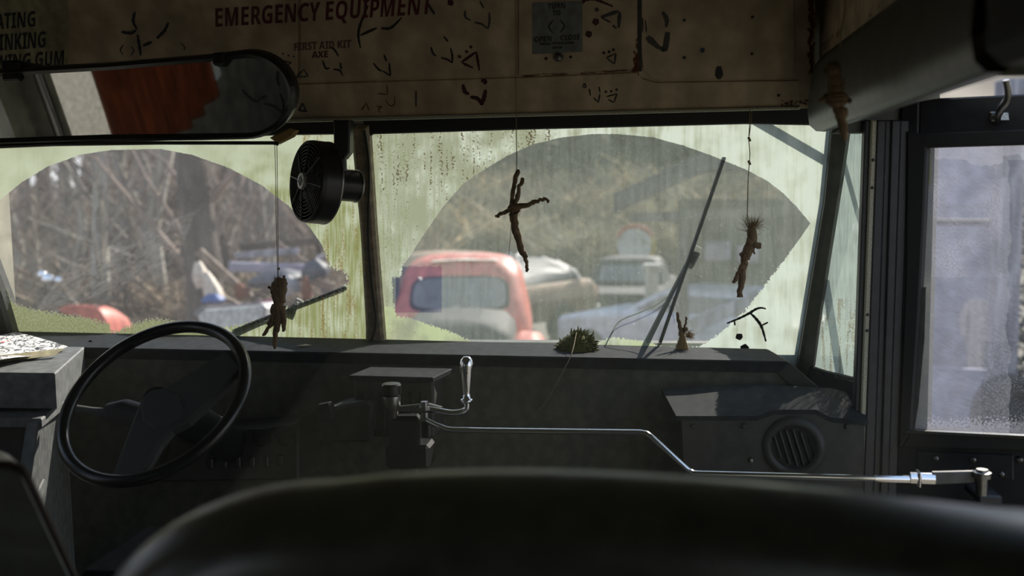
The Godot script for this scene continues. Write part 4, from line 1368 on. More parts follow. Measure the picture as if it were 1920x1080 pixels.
func seat_back(called: String, label: String, cat: String, x0: float, x1: float, top: float, z: float, th: float, rc: float, tilt: float) -> void:
	var s := thing(called, label, cat, Vector3((x0 + x1) / 2, 0, z))
	# rounded outline swept through a thick soft edge
	var w := x1 - x0
	var out := []
	out.append(Vector2(x0, 0.42))
	for k in 13:
		var f := PI + PI / 2 * k / 12
		out.append(Vector2(x0 + rc + cos(f) * rc, top - 0.014 - rc * 0.8 - sin(f) * rc * 0.8))
	for k in 11:
		var u := (k + 1.0) / 12.0
		out.append(Vector2(lerpf(x0 + rc, x1 - rc, u), top - 0.014 + 0.02 * sin(PI * pow(u, 0.8)) - 0.012 * u))
	for k in 13:
		var f := -PI / 2 + PI / 2 * k / 12
		out.append(Vector2(x1 - rc + cos(f) * rc, top - 0.026 - rc * 0.55 - sin(f) * rc * 0.55))
	out.append(Vector2(x1, 0.42))
	var mid := Vector2((x0 + x1) / 2, 0.6)
	var g := []
	for k in 13:
		var f := PI * k / 12
		var row := []
		var inset := (1.0 - sin(f)) * th * 0.5
		for p in out:
			var dv: Vector2 = (p - mid)
			var q: Vector2 = mid + dv * (1.0 - inset / maxf(0.2, dv.length()))
			row.append(Vector3(q.x, q.y, z + cos(f) * th * 0.5 + (q.y - 0.4) * tilt))
		g.append(row)
	var mb := MB.new()
	mb.grid(g)
	for e in [0, 12]:
		var row: Array = g[e]
		var cc := Vector3(mid.x, mid.y, z + (0.5 if e == 0 else -0.5) * th + 0.2 * tilt)
		for i in row.size() - 1:
			mb.quad(row[i], row[i + 1], cc, cc, Vector3(0, 0, 1 if e == 0 else -1))
	part("backrest", mb, M.seat_vinyl, s)
	# welt along the rear face
	mb = MB.new()
	var row2 := []
	for i in range(1, out.size() - 1):
		var p: Vector2 = out[i]
		var dv := p - mid
		var q := mid + dv * (1.0 - th * 0.62 / dv.length())
		row2.append(Vector3(q.x, q.y, z + th * 0.49 + (q.y - 0.4) * tilt))
	mb.tube(row2, 0.006, 6)
	part("piping", mb, M.seat_piping, s)
	mb = MB.new()
	mb.box(Vector3((x0 + x1) / 2, 0.40, z - 0.28), Vector3(w, 0.14, 0.52), Basis(), 0.04)
	part("cushion", mb, M.seat_vinyl, s)
	for sx in [x0 + 0.08, x1 - 0.08]:
		mb = MB.new()
		mb.tube([Vector3(sx, 0.34, z - 0.1), Vector3(sx, 0.0, z - 0.1)], 0.018, 10)
		part("leg", mb, M.black_plastic, s)

func seats() -> void:
	seat_back("bench_seat", "wide dark green bench seat with a rounded padded back nearest the viewer", "seat", -0.585, 0.60, 1.080, -0.98, 0.17, 0.28, 0.06)
	var s := thing("driver_seat", "worn olive driver seat back at the lower left corner", "seat", Vector3(-1.05, 0, -1.3))
	var mb := MB.new()
	var f := ptz([-260, 880, -240, 866, 20, 868, 42, 876, 52, 892, 140, 1080, 200, 1210, 200, 1500, -300, 1500], -1.2)
	mb.prism(f, Vector3(-0.06, 0, -0.06), 0.008)
	part("backrest", mb, M.seat_vinyl, s)
	mb = MB.new()
	mb.tube(ptz([-240, 868, 18, 870, 40, 878, 51, 894, 139, 1081, 198, 1211, 198, 1490], -1.196), 0.005, 6)
	part("piping", mb, M.seat_piping, s)
	mb = MB.new()
	mb.box(Vector3(-1.14, 0.42, -1.52), Vector3(0.4, 0.14, 0.5), Basis(), 0.04)
	part("cushion", mb, M.seat_vinyl, s)
	mb = MB.new()
	mb.tube([Vector3(-1.14, 0.36, -1.5), Vector3(-1.14, 0.0, -1.5)], 0.07, 14)
	part("pedestal", mb, M.black_plastic, s)

func twig(mb: MB, p: Array, r0: float, r1: float, z: float, sides := 7) -> void:
	var c := curve(ptz(p, z), 4)
	var rr := []
	for i in c.size():
		var u := float(i) / (c.size() - 1)
		c[i] += Vector3(rng.randfn(0, 0.0012), rng.randfn(0, 0.0012), rng.randfn(0, 0.002))
		rr.append(lerpf(r0, r1, u) * 1.25 * rng.randf_range(0.82, 1.15))
	mb.tube(c, rr, sides)

func fibres(mb: MB, px: float, py: float, z: float, n: int, spread: float, up: Vector2, lenpx: float, r := 0.0006) -> void:
	for i in n:
		var a := up.rotated(rng.randfn(0, spread))
		var l := lenpx * rng.randf_range(0.5, 1.1)
		var s := Vector2(px, py) + Vector2(rng.randfn(0, 2.5), rng.randfn(0, 2.0))
		var b := a.rotated(rng.randfn(0, 0.35))
		var zz := z + rng.randfn(0, 0.006)
		mb.tube([at(s.x, s.y, zz), at(s.x + a.x * l * 0.5, s.y + a.y * l * 0.5, zz + rng.randfn(0, 0.004)), at(s.x + (a.x + b.x) * l * 0.5, s.y + (a.y + b.y) * l * 0.5, zz + rng.randfn(0, 0.007))], [r, r * 0.8, r * 0.4], 4)

func hanging() -> void:
	# twig cross in the middle
	var z := -2.42
	var t := thing("twig_cross", "twig bound into a cross hanging on a thread before the red truck", "twig charm", at(968, 505, z))
	var mb := MB.new()
	mb.tube(ptz([966, -60, 967, 100, 968, 240, 969, 300, 968, 335], z), 0.0011, 5)
	part("thread", mb, M.string, t)
	mb = MB.new()
	twig(mb, [971, 320, 966, 338, 962, 355, 959, 385, 966, 410, 972, 440, 980, 470, 986, 490, 989, 508], 0.005, 0.0028, z)
	twig(mb, [980, 336, 974, 350, 970, 372, 966, 392], 0.004, 0.005, z + 0.004)
	twig(mb, [963, 400, 965, 425, 970, 445, 979, 468, 985, 482], 0.0085, 0.006, z)
	twig(mb, [985, 480, 988, 495, 990, 507], 0.005, 0.0018, z)
	part("stem", mb, M.bark_brown, t)
	mb = MB.new()
	twig(mb, [960, 389, 980, 386, 1000, 380, 1015, 374, 1024, 373, 1028, 379], 0.0065, 0.0022, z + 0.006)
	twig(mb, [958, 391, 946, 397, 936, 401, 929, 406], 0.005, 0.002, z + 0.006)
	twig(mb, [944, 398, 938, 403, 934, 407], 0.003, 0.0014, z + 0.008)
	part("crosspiece", mb, M.bark_brown, t)
	mb = MB.new()
	for k in 9:
		var ring := []
		var a0 := rng.randf_range(-0.9, 0.9)
		for s in 14:
			var f := TAU * s / 14
			ring.append(at(964, 391, z) + Vector3(cos(f) * 0.014, sin(f) * sin(a0) * 0.014 + rng.randfn(0, 0.001), sin(f) * cos(a0) * 0.012))
		mb.tube(ring, 0.0024, 5, true)
	part("binding", mb, M.bark_brown, t)
	mb = MB.new()
	fibres(mb, 963, 392, z, 46, 1.8, Vector2(0.2, 0.8), 20, 0.0005)
	mb.tube(ptz([958, 420, 957, 445, 954, 478], z), 0.0006, 4)
	part("fibres", mb, M.husk, t).set_meta("kind", "stuff")
	# right hanging twig with a tuft
	z = -2.55
	t = thing("tufted_twig", "forked twig with a tuft of dry fibre hanging at the right of the windshield", "twig charm", at(1390, 560, z))
	mb = MB.new()
	mb.tube(curve(ptz([1406, 204, 1405, 240, 1404, 262, 1406, 290, 1403, 330, 1402, 365, 1401, 412], z), 3), 0.0012, 5)
	for p in [[1405, 261], [1405, 305]]:
		mb.box(at(p[0], p[1], z), Vector3(0.006, 0.012, 0.005), Basis(Vector3.BACK, 0.4), 0.001)
	mb.tube(ptz([1410, 206, 1408, 230, 1405, 255], z), 0.0009, 5)
	part("thread", mb, M.string, t)
	mb = MB.new()
	twig(mb, [1409, 430, 1409, 450, 1404, 464, 1397, 482], 0.010, 0.011, z)
	twig(mb, [1399, 478, 1394, 500, 1390, 530, 1387, 556], 0.0085, 0.0062, z)
	twig(mb, [1396, 490, 1388, 505, 1380, 522, 1376, 529], 0.005, 0.0042, z + 0.004)
	twig(mb, [1402, 452, 1414, 460, 1426, 461], 0.007, 0.006, z + 0.005)
	twig(mb, [1410, 465, 1414, 474], 0.004, 0.002, z)
	part("stem", mb, M.bark_brown, t)
	mb = MB.new()
	fibres(mb, 1408, 434, z, 110, 0.5, Vector2(0.05, -1), 30, 0.0005)
	fibres(mb, 1412, 424, z, 40, 0.5, Vector2(0.9, -0.4), 22, 0.0004)
	part("tuft", mb, M.husk, t, "frayed straw coloured tuft").set_meta("kind", "stuff")
	# bundle of roots by the mirror
	z = -2.47
	t = thing("root_bundle", "bundle of dry roots hanging on doubled thread in front of the left pane", "twig charm", at(520, 650, z))
	mb = MB.new()
	mb.tube(ptz([515, 268, 517, 330, 518, 420, 520, 500, 521, 530], z), 0.0009, 5)
	mb.tube(ptz([519, 268, 520, 330, 521, 420, 522, 500, 522, 530], z), 0.0009, 5)
	mb.box(at(523, 504, z), Vector3(0.006, 0.007, 0.006), Basis(), 0.002)
	part("thread", mb, M.string, t)
	mb = MB.new()
	twig(mb, [527, 528, 526, 550, 524, 575, 520, 600, 517, 625, 514, 655], 0.014, 0.003, z)
	twig(mb, [520, 530, 519, 555, 522, 580], 0.011, 0.011, z + 0.005)
	twig(mb, [533, 518, 533, 530, 531, 548], 0.003, 0.005, z)
	twig(mb, [512, 529, 515, 540, 520, 555], 0.003, 0.005, z)
	twig(mb, [503, 538, 510, 546, 518, 558], 0.0025, 0.004, z + 0.004)
	twig(mb, [518, 575, 512, 595, 502, 609], 0.009, 0.003, z)
	twig(mb, [515, 598, 505, 612, 494, 628], 0.006, 0.003, z + 0.004)
	twig(mb, [528, 575, 531, 600, 531, 622], 0.009, 0.003, z)
	twig(mb, [522, 585, 523, 605, 520, 622], 0.008, 0.004, z)
	part("roots", mb, M.bark_brown, t)
	mb = MB.new()
	fibres(mb, 522, 530, z, 40, 0.45, Vector2(0, -1), 16, 0.0005)
	part("fibres", mb, M.husk, t).set_meta("kind", "stuff")
	# twig charm in front of the duct
	z = -1.86
	t = thing("bark_figure", "knotted bark figure hanging on a thread before the grey door cover", "twig charm", at(1578, 250, z))
	mb = MB.new()
	mb.tube(curve(ptz([1585, -60, 1583, 20, 1577, 60, 1574, 110, 1572, 140], z), 4), 0.0012, 5)
	part("thread", mb, M.string, t)
	mb = MB.new()
	twig(mb, [1560, 128, 1564, 150, 1566, 170, 1568, 190], 0.012, 0.012, z)
	twig(mb, [1566, 180, 1574, 205, 1578, 225, 1585, 262], 0.012, 0.005, z)
	twig(mb, [1560, 180, 1548, 182, 1533, 190], 0.006, 0.002, z)
	twig(mb, [1574, 180, 1586, 184, 1596, 192], 0.006, 0.003, z)
	part("stem", mb, M.bark_brown, t)
	mb = MB.new()
	for k in 6:
		var ring := []
		var a0 := rng.randf_range(-0.8, 0.8)
		for s in 12:
			var f := TAU * s / 12
			ring.append(at(1568, 185, z) + Vector3(cos(f) * 0.018, sin(f) * sin(a0) * 0.018, sin(f) * cos(a0) * 0.014))
		mb.tube(ring, 0.0035, 5, true)
	part("binding", mb, M.bark_brown, t)
	mb = MB.new()
	fibres(mb, 1556, 134, z, 60, 0.9, Vector2(-0.3, -0.6), 18, 0.0007)
	part("tuft", mb, M.moss, t, "greenish tuft").set_meta("kind", "stuff")

func on_the_dash() -> void:
	var y := 0.938
	# moss
	var SH := Plane(Vector3(0.0166, 1, 0).normalized(), Vector3(0.0166, 1, 0).normalized().dot(Vector3(-1.543, y, -2.6)))
	var c := on(1082, 655, SH)
	var t := thing("moss_clump", "clump of green moss sitting on the dash under the truck", "moss", c)
	var mb := MB.new()
	for k in 900:
		var a := rng.randf() * TAU
		var e := acos(rng.randf())
		var dv := Vector3(sin(e) * cos(a), cos(e), sin(e) * sin(a))
		var sh := Vector3(0.056, 0.052, 0.045)
		if dv.x < -0.3:
			sh.y *= 0.62
		var b := c + dv * sh * rng.randf_range(0.55, 0.95)
		var tip := b + (dv + Vector3(rng.randfn(0, 0.5), rng.randfn(0, 0.4), rng.randfn(0, 0.5))) * 0.010
		mb.tube([b, (b + tip) / 2 + Vector3(rng.randfn(0, 0.002), 0, 0), tip], [0.0022, 0.002, 0.0008], 4)
	part("fronds", mb, M.moss, t).set_meta("kind", "stuff")
	mb = MB.new()
	mb.lathe([Vector2(0.05, 0.0), Vector2(0.046, 0.018), Vector2(0.032, 0.036), Vector2(0.012, 0.044), Vector2(0, 0.045)], Transform3D(Basis(), c), 16, true)
	part("mound", mb, M.moss, t)
	mb = MB.new()
	mb.tube(curve([c + Vector3(0.0, 0.05, 0.02), at(1076, 648, -2.65), at(1070, 668, -2.605), at(1058, 692, -2.60), at(1030, 742, -2.62), at(1005, 777, -2.64), at(985, 802, -2.65)], 5), 0.0012, 5)
	part("thread", mb, M.string, t, "long thread hanging down over the dash face")
	# standing husk figure
	c = on(1279, 654, SH)
	var z := c.z
	t = thing("husk_figure", "small husk figure with two stick arms standing on the dash", "husk figure", c)
	mb = MB.new()
	mb.lathe([Vector2(0.018, 0.0), Vector2(0.017, 0.008), Vector2(0.011, 0.022), Vector2(0.008, 0.034), Vector2(0.0055, 0.045), Vector2(0.0, 0.05)], Transform3D(Basis(), c), 14, true)
	part("body", mb, M.husk, t)
	mb = MB.new()
	twig(mb, [1277, 628, 1275, 612, 1272, 598, 1271, 585], 0.005, 0.0035, z)
	twig(mb, [1282, 625, 1285, 610, 1287, 595], 0.0028, 0.0022, z)
	twig(mb, [1284, 620, 1285, 616], 0.006, 0.005, z)
	part("stick", mb, M.bark_brown, t)
	mb = MB.new()
	fibres(mb, 1289, 628, z, 80, 0.7, Vector2(1, 0.0), 14, 0.0006)
	fibres(mb, 1276, 640, z, 60, 0.4, Vector2(0, 1), 16, 0.0006)
	part("frayed_husk", mb, M.husk, t).set_meta("kind", "stuff")
	# paper
	t = thing("folded_paper", "crumpled black and white printed sheet on the left dash wing", "paper", aty(60, 670, y))
	var pc := [aty(-120, 660, y), aty(30, 626, y), aty(128, 658, y), aty(-40, 702, y)]
	var img := Image.create(128, 128, false, Image.FORMAT_RGB8)
	var fn := FastNoiseLite.new()
	fn.seed = 21
	fn.frequency = 0.035
	for yy in 128:
		for xx in 128:
			var q := absf(fn.get_noise_2d(xx, yy)) 
			var v := 0.86
			if q < 0.055 or fn.get_noise_2d(xx * 1.7 + 300, yy * 1.7) > 0.42:
				v = 0.12
			elif fn.get_noise_2d(xx * 2 + 900, yy * 2) > 0.25:
				v = 0.5
			var cc := Color(v, v, v)
			if yy > 34 and yy < 40 and xx > 66 and xx < 92 and (xx / 5) % 2 == 0:
				cc = Color(0.75, 0.12, 0.12)
			img.set_pixel(xx, yy, cc)
	var pm := StandardMaterial3D.new()
	pm.resource_name = "printed_paper"
	pm.albedo_texture = ImageTexture.create_from_image(img)
	pm.roughness = 0.6
	var g := []
	for i in 9:
		var row := []
		for j in 9:
			var u := j / 8.0
			var w := i / 8.0
			var p: Vector3 = (pc[0] as Vector3).lerp(pc[1], u).lerp((pc[3] as Vector3).lerp(pc[2], u), w)
			row.append(p + Vector3(0, 0.006 + 0.012 * sin(u * 5.0 + 0.6) * w * w + 0.014 * w * u, 0))
		g.append(row)
	mb = MB.new()
	mb.grid(g)
	part("printed_sheet", mb, pm, t)
	mb = MB.new()
	var g2 := []
	for i in 5:
		var row := []
		for j in 7:
			var u := j / 6.0
			var p: Vector3 = (aty(-140, 690, y) as Vector3).lerp(aty(118, 668, y), u)
			row.append(p + Vector3(0.0, 0.002 + 0.003 * i + 0.006 * u, 0.035 - 0.012 * i + 0.02 * sin(u * 3.0)))
		g2.append(row)
	mb.grid(g2)
	part("backing_sheet", mb, M.sticker_cream, t)
	mb = MB.new()
	mb.lathe([Vector2(0.006, 0), Vector2(0.005, 0.004), Vector2(0.0, 0.006)], Transform3D(Basis(), on(170, 640, SH)), 10)
	whole("pebble", mb, M.black_plastic, "tiny dark pebble on the dash beside the paper", "pebble")
	mb = MB.new()
	var lf := on(570, 649, SH)
	mb.prism([lf + Vector3(-0.02, 0.002, 0.01), lf + Vector3(0.0, 0.004, 0.014), lf + Vector3(0.022, 0.003, 0.0), lf + Vector3(0.004, 0.005, -0.006)], Vector3(0, -0.0015, 0))
	whole("dry_leaf", mb, M.sticker_cream, "small pale dry leaf on the front edge of the dash", "leaf")
	# flat dark thorn mark and two dark spots on the glass
	t = thing("thorn_mark", "dark thorny branch mark on the lower right of the windshield", "sticker", on(1420, 610, WS))
	for s in [[[1363, 606, 1385, 597, 1403, 588, 1418, 579, 1428, 577, 1436, 579], 5], [[1377, 602, 1378, 610], 3.5], [[1407, 587, 1418, 598, 1428, 613, 1436, 640], 5.5], [[1428, 610, 1440, 604], 4]]:
		mb = MB.new()
		stroke(mb, s[0], s[1] * 0.0015, WS, 0.0012)
		part("branch", mb, M.black_ink, t)
	for p in [[1386, 631, 7], [1396, 652, 8]]:
		mb = MB.new()
		dot(mb, p[0], p[1], p[2], WS, 0.0012)
		tag(part(numbered("round_spot"), mb, M.black_ink, self), "round dark spot on the glass " + ("under the thorny mark" if p[0] == 1386 else "just above the dash edge"), "spot")

func wiper(called: String, label: String, blade: Array, arm: Array, extra: Array) -> void:
	var pl := Plane(WS.normal, WS.d - 0.008)
	var pa := Plane(WS.normal, WS.d - 0.022)
	var t := thing(called, label, "wiper", on(arm[-2], arm[-1], pa))
	var mb := MB.new()
	var a := on(blade[0], blade[1], pl)
	var b := on(blade[2], blade[3], pl)
	mb.tube([a, a.lerp(b, 0.5), b], 0.0055, 6)
	part("blade", mb, M.black_rubber, t)
	mb = MB.new()
	mb.tube(pts(blade, Plane(WS.normal, WS.d - 0.016)), 0.004, 6)
	part("backbone", mb, M.frame_grey, t)
	mb = MB.new()
	var q := pts(arm, pa)
	var rr := []
	for i in q.size():
		rr.append(lerpf(0.005, 0.011, float(i) / (q.size() - 1)))
	mb.tube(q, rr, 8)
	part("arm", mb, M.frame_grey, t)
	if extra.size():
		mb = MB.new()
		mb.box(on(extra[0], extra[1], Plane(WS.normal, WS.d - 0.02)), Vector3(0.022, 0.05, 0.02), Basis(Vector3.BACK, -0.45), 0.003)
		part("joint", mb, M.frame_grey, t)

func wipers() -> void:
	wiper("windshield_wiper", "wiper standing upright across the right windshield pane", [1359, 293, 1238, 642], [1302, 466, 1262, 545, 1225, 618, 1200, 668], [1303, 478])
	wiper("windshield_wiper", "wiper lying low along the bottom of the left windshield pane", [651, 537, 440, 618], [560, 572, 480, 604, 420, 632, 370, 660], [555, 575])
	var mb := MB.new()
	mb.tube(curve(pts([1252, 556, 1230, 572, 1200, 586, 1160, 604, 1140, 640, 1128, 660], Plane(WS.normal, WS.d - 0.03)), 5), 0.0022, 6)
	whole("washer_hose", mb, M.black_rubber, "thin black washer hose curving from the upright wiper", "hose")
	mb = MB.new()
	mb.tube(curve(pts([1256, 553, 1264, 562, 1270, 580, 1272, 592], Plane(WS.normal, WS.d - 0.03)), 4), 0.0018, 6)
	whole("washer_hose", mb, M.black_rubber, "short bent hose end above the husk figure", "hose")
	# mirror bracket outside, whose shadow crosses the dirty glass
	var sd := Vector3(0.35, 0.60, -0.72).normalized()
	for k in [[1408, 222, 1640, 356, 0.011, "upper mirror stay outside the glass beside the right pillar"], [1548, 520, 1650, 640, 0.02, "lower mirror stay outside the corner pane"]]:
		mb = MB.new()
		var a := on(k[0], k[1], WS) + sd * 0.16
		var b := on(k[2], k[3], WS) + sd * 0.16
		mb.tube([a, b], k[4], 10)
		whole("mirror_stay", mb, M.black_plastic, k[5], "mirror stay", "stays of the outside mirror")

# ---------------------------------------------------------------- outside
const MIRROR_AIM := Vector3(0.0, -0.26, 1.0)
const GY := -1.0

func on_ground(px: float, z: float) -> Vector3:
	var p := at(px, 360, z)
	return Vector3(p.x, ground_at(p.x, z), z)

func ground_at(x: float, z: float) -> float:
	var y := GY - 0.054 * clampf(-4.0 - z, 0.0, 22.0)
	if z < -22.0:
		y += (-22.0 - z) * 0.16 * smoothstep(6.0, -14.0, x)
	return y + 0.34 * exp(-(pow(x + 1.6, 2.0) + pow(z + 18.5, 2.0)) / 7.0)

func ring_rect(c: Vector3, hx: float, hz: float, r: float, n := 5) -> Array:
	var o := []
	for q in 4:
		var sx: float = [1, -1, -1, 1][q]
		var sz: float = [1, 1, -1, -1][q]
		for k in n:
			var f := PI / 2 * q + PI / 2 * k / (n - 1)
			o.append(c + Vector3(sx * (hx - r) + cos(f) * r, 0, sz * (hz - r) + sin(f) * r))
	return o

func loft(mb: MB, rings: Array, cap := true) -> void:
	mb.grid(rings, true)
	if cap:
		for e in [0, rings.size() - 1]:
			var c := Vector3.ZERO
			for p in rings[e]:
				c += p
			c /= rings[e].size()
			for i in rings[e].size():
				mb.quad(rings[e][i], rings[e][(i + 1) % rings[e].size()], c, c, Vector3(0, -1 if e == 0 else 1, 0))

func xf(a: Array, x: Transform3D) -> Array:
	var o := []
	for r in a:
		var row := []
		for p in r:
			row.append(x * p)
		o.append(row)
	return o

func wheel(t: Node3D, p: Vector3, x: Transform3D, r: float) -> void:
	var b := Transform3D(x.basis * Basis(Vector3.BACK, PI / 2), x * p)
	var mb := MB.new()
	mb.lathe([Vector2(r * 0.62, -0.10), Vector2(r * 0.9, -0.11), Vector2(r, -0.07), Vector2(r, 0.07), Vector2(r * 0.9, 0.11), Vector2(r * 0.62, 0.10)], b, 24, true)
	part("tyre", mb, M.tyre, t)
	mb = MB.new()
	mb.lathe([Vector2(0.0, -0.07), Vector2(r * 0.22, -0.08), Vector2(r * 0.5, -0.05), Vector2(r * 0.62, -0.09), Vector2(r * 0.62, 0.09), Vector2(r * 0.5, 0.05), Vector2(r * 0.22, 0.08), Vector2(0.0, 0.07)], b, 20)
	part("hub", mb, M.dull_chrome, t)

# a pickup in its own axes: x across, y up from the ground, z back toward the tail (+z)
func pickup(called: String, label: String, x: Transform3D, body: Material, lower: Material, cargo: bool) -> Node3D:
	var t := thing(called, label, "pickup truck", x.origin)
	var mb := MB.new()
	var w := 0.95
	loft(mb, xf([ring_rect(Vector3(0, 0.45, 0), w - 0.08, 2.5, 0.12), ring_rect(Vector3(0, 0.55, 0), w, 2.6, 0.14), ring_rect(Vector3(0, 0.82, 0), w + 0.02, 2.62, 0.14)], x))
	part("lower_body", mb, lower, t)
	mb = MB.new()
	loft(mb, xf([ring_rect(Vector3(0, 0.82, 0), w + 0.02, 2.62, 0.14), ring_rect(Vector3(0, 1.02, 0), w, 2.6, 0.16), ring_rect(Vector3(0, 1.12, 0), w - 0.08, 2.55, 0.16)], x))
	part("upper_body", mb, body, t)
	mb = MB.new()
	loft(mb, xf([ring_rect(Vector3(0, 1.1, -0.45), w - 0.05, 0.95, 0.14), ring_rect(Vector3(0, 1.62, -0.35), w - 0.2, 0.62, 0.14), ring_rect(Vector3(0, 1.72, -0.35), w - 0.3, 0.52, 0.14), ring_rect(Vector3(0, 1.75, -0.35), w - 0.5, 0.35, 0.14)], x))
	part("cab", mb, body, t)
	for s in [[0.98, 1], [-0.98, -1]]:
		mb = MB.new()
		mb.prism([x * Vector3(s[0] * 0.915, 1.18, -1.05), x * Vector3(s[0] * 0.915, 1.18, 0.32), x * Vector3(s[0] * 0.80, 1.58, 0.12), x * Vector3(s[0] * 0.80, 1.58, -0.72)], x.basis * Vector3(-s[1] * 0.06, -0.015, 0), 0.01)
		part("side_window", mb, M.glass_grey, t)
	mb = MB.new()
	mb.prism([x * Vector3(-0.72, 1.2, 0.475), x * Vector3(0.72, 1.2, 0.475), x * Vector3(0.62, 1.58, 0.305), x * Vector3(-0.62, 1.58, 0.305)], x.basis * Vector3(0, -0.02, -0.06), 0.01)
	part("rear_window", mb, M.glass_grey, t)
	mb = MB.new()
	mb.prism([x * Vector3(-0.78, 1.17, -1.39), x * Vector3(0.78, 1.17, -1.39), x * Vector3(0.66, 1.58, -1.0), x * Vector3(-0.66, 1.58, -1.0)], x.basis * Vector3(0, -0.02, 0.06), 0.01)
	part("windshield", mb, M.glass_grey, t)
	mb = MB.new()
	mb.box(x * Vector3(0, 0.55, 2.68), Vector3(1.8, 0.16, 0.1), x.basis, 0.03)
	part("bumper", mb, M.dull_chrome, t)
	mb = MB.new()
	mb.box(x * Vector3(0, 0.55, -2.68), Vector3(1.8, 0.16, 0.1), x.basis, 0.03)
	part("bumper", mb, M.dull_chrome, t)
	for sx in [-0.84, 0.84]:
		mb = MB.new()
		mb.box(x * Vector3(sx, 0.85, 2.61), Vector3(0.16, 0.26, 0.06), x.basis, 0.02)
		part("tail_lamp", mb, M.tail_lamp, t)
	mb = MB.new()
	mb.box(x * Vector3(0, 0.84, 2.63), Vector3(1.45, 0.42, 0.03), x.basis, 0.02)
	part("tailgate", mb, lower, t)
	for p in [[-0.9, -1.65], [0.9, -1.65], [-0.9, 1.6], [0.9, 1.6]]:
		wheel(t, Vector3(p[0], 0.37, p[1]), x, 0.37)
	if cargo:
		mb = MB.new()
		for k in 5:
			var a := ring_rect(Vector3(0, 0, 0), 0.75, 0.9, 0.25)
		var rings := []
		for k in 6:
			var u := k / 5.0
			var rg := []
			for p in ring_rect(Vector3(0, 1.08 + 0.5 * u, 1.35), 0.82 * cos(u * 1.3), 1.0 * cos(u * 1.3), 0.2):
				rg.append(p + Vector3(rng.randfn(0, 0.04), rng.randfn(0, 0.05), rng.randfn(0, 0.04)))
			rings.append(rg)
		loft(mb, xf(rings, x))
		part("tarp_load", mb, M.blue_tarp, t)
	return t

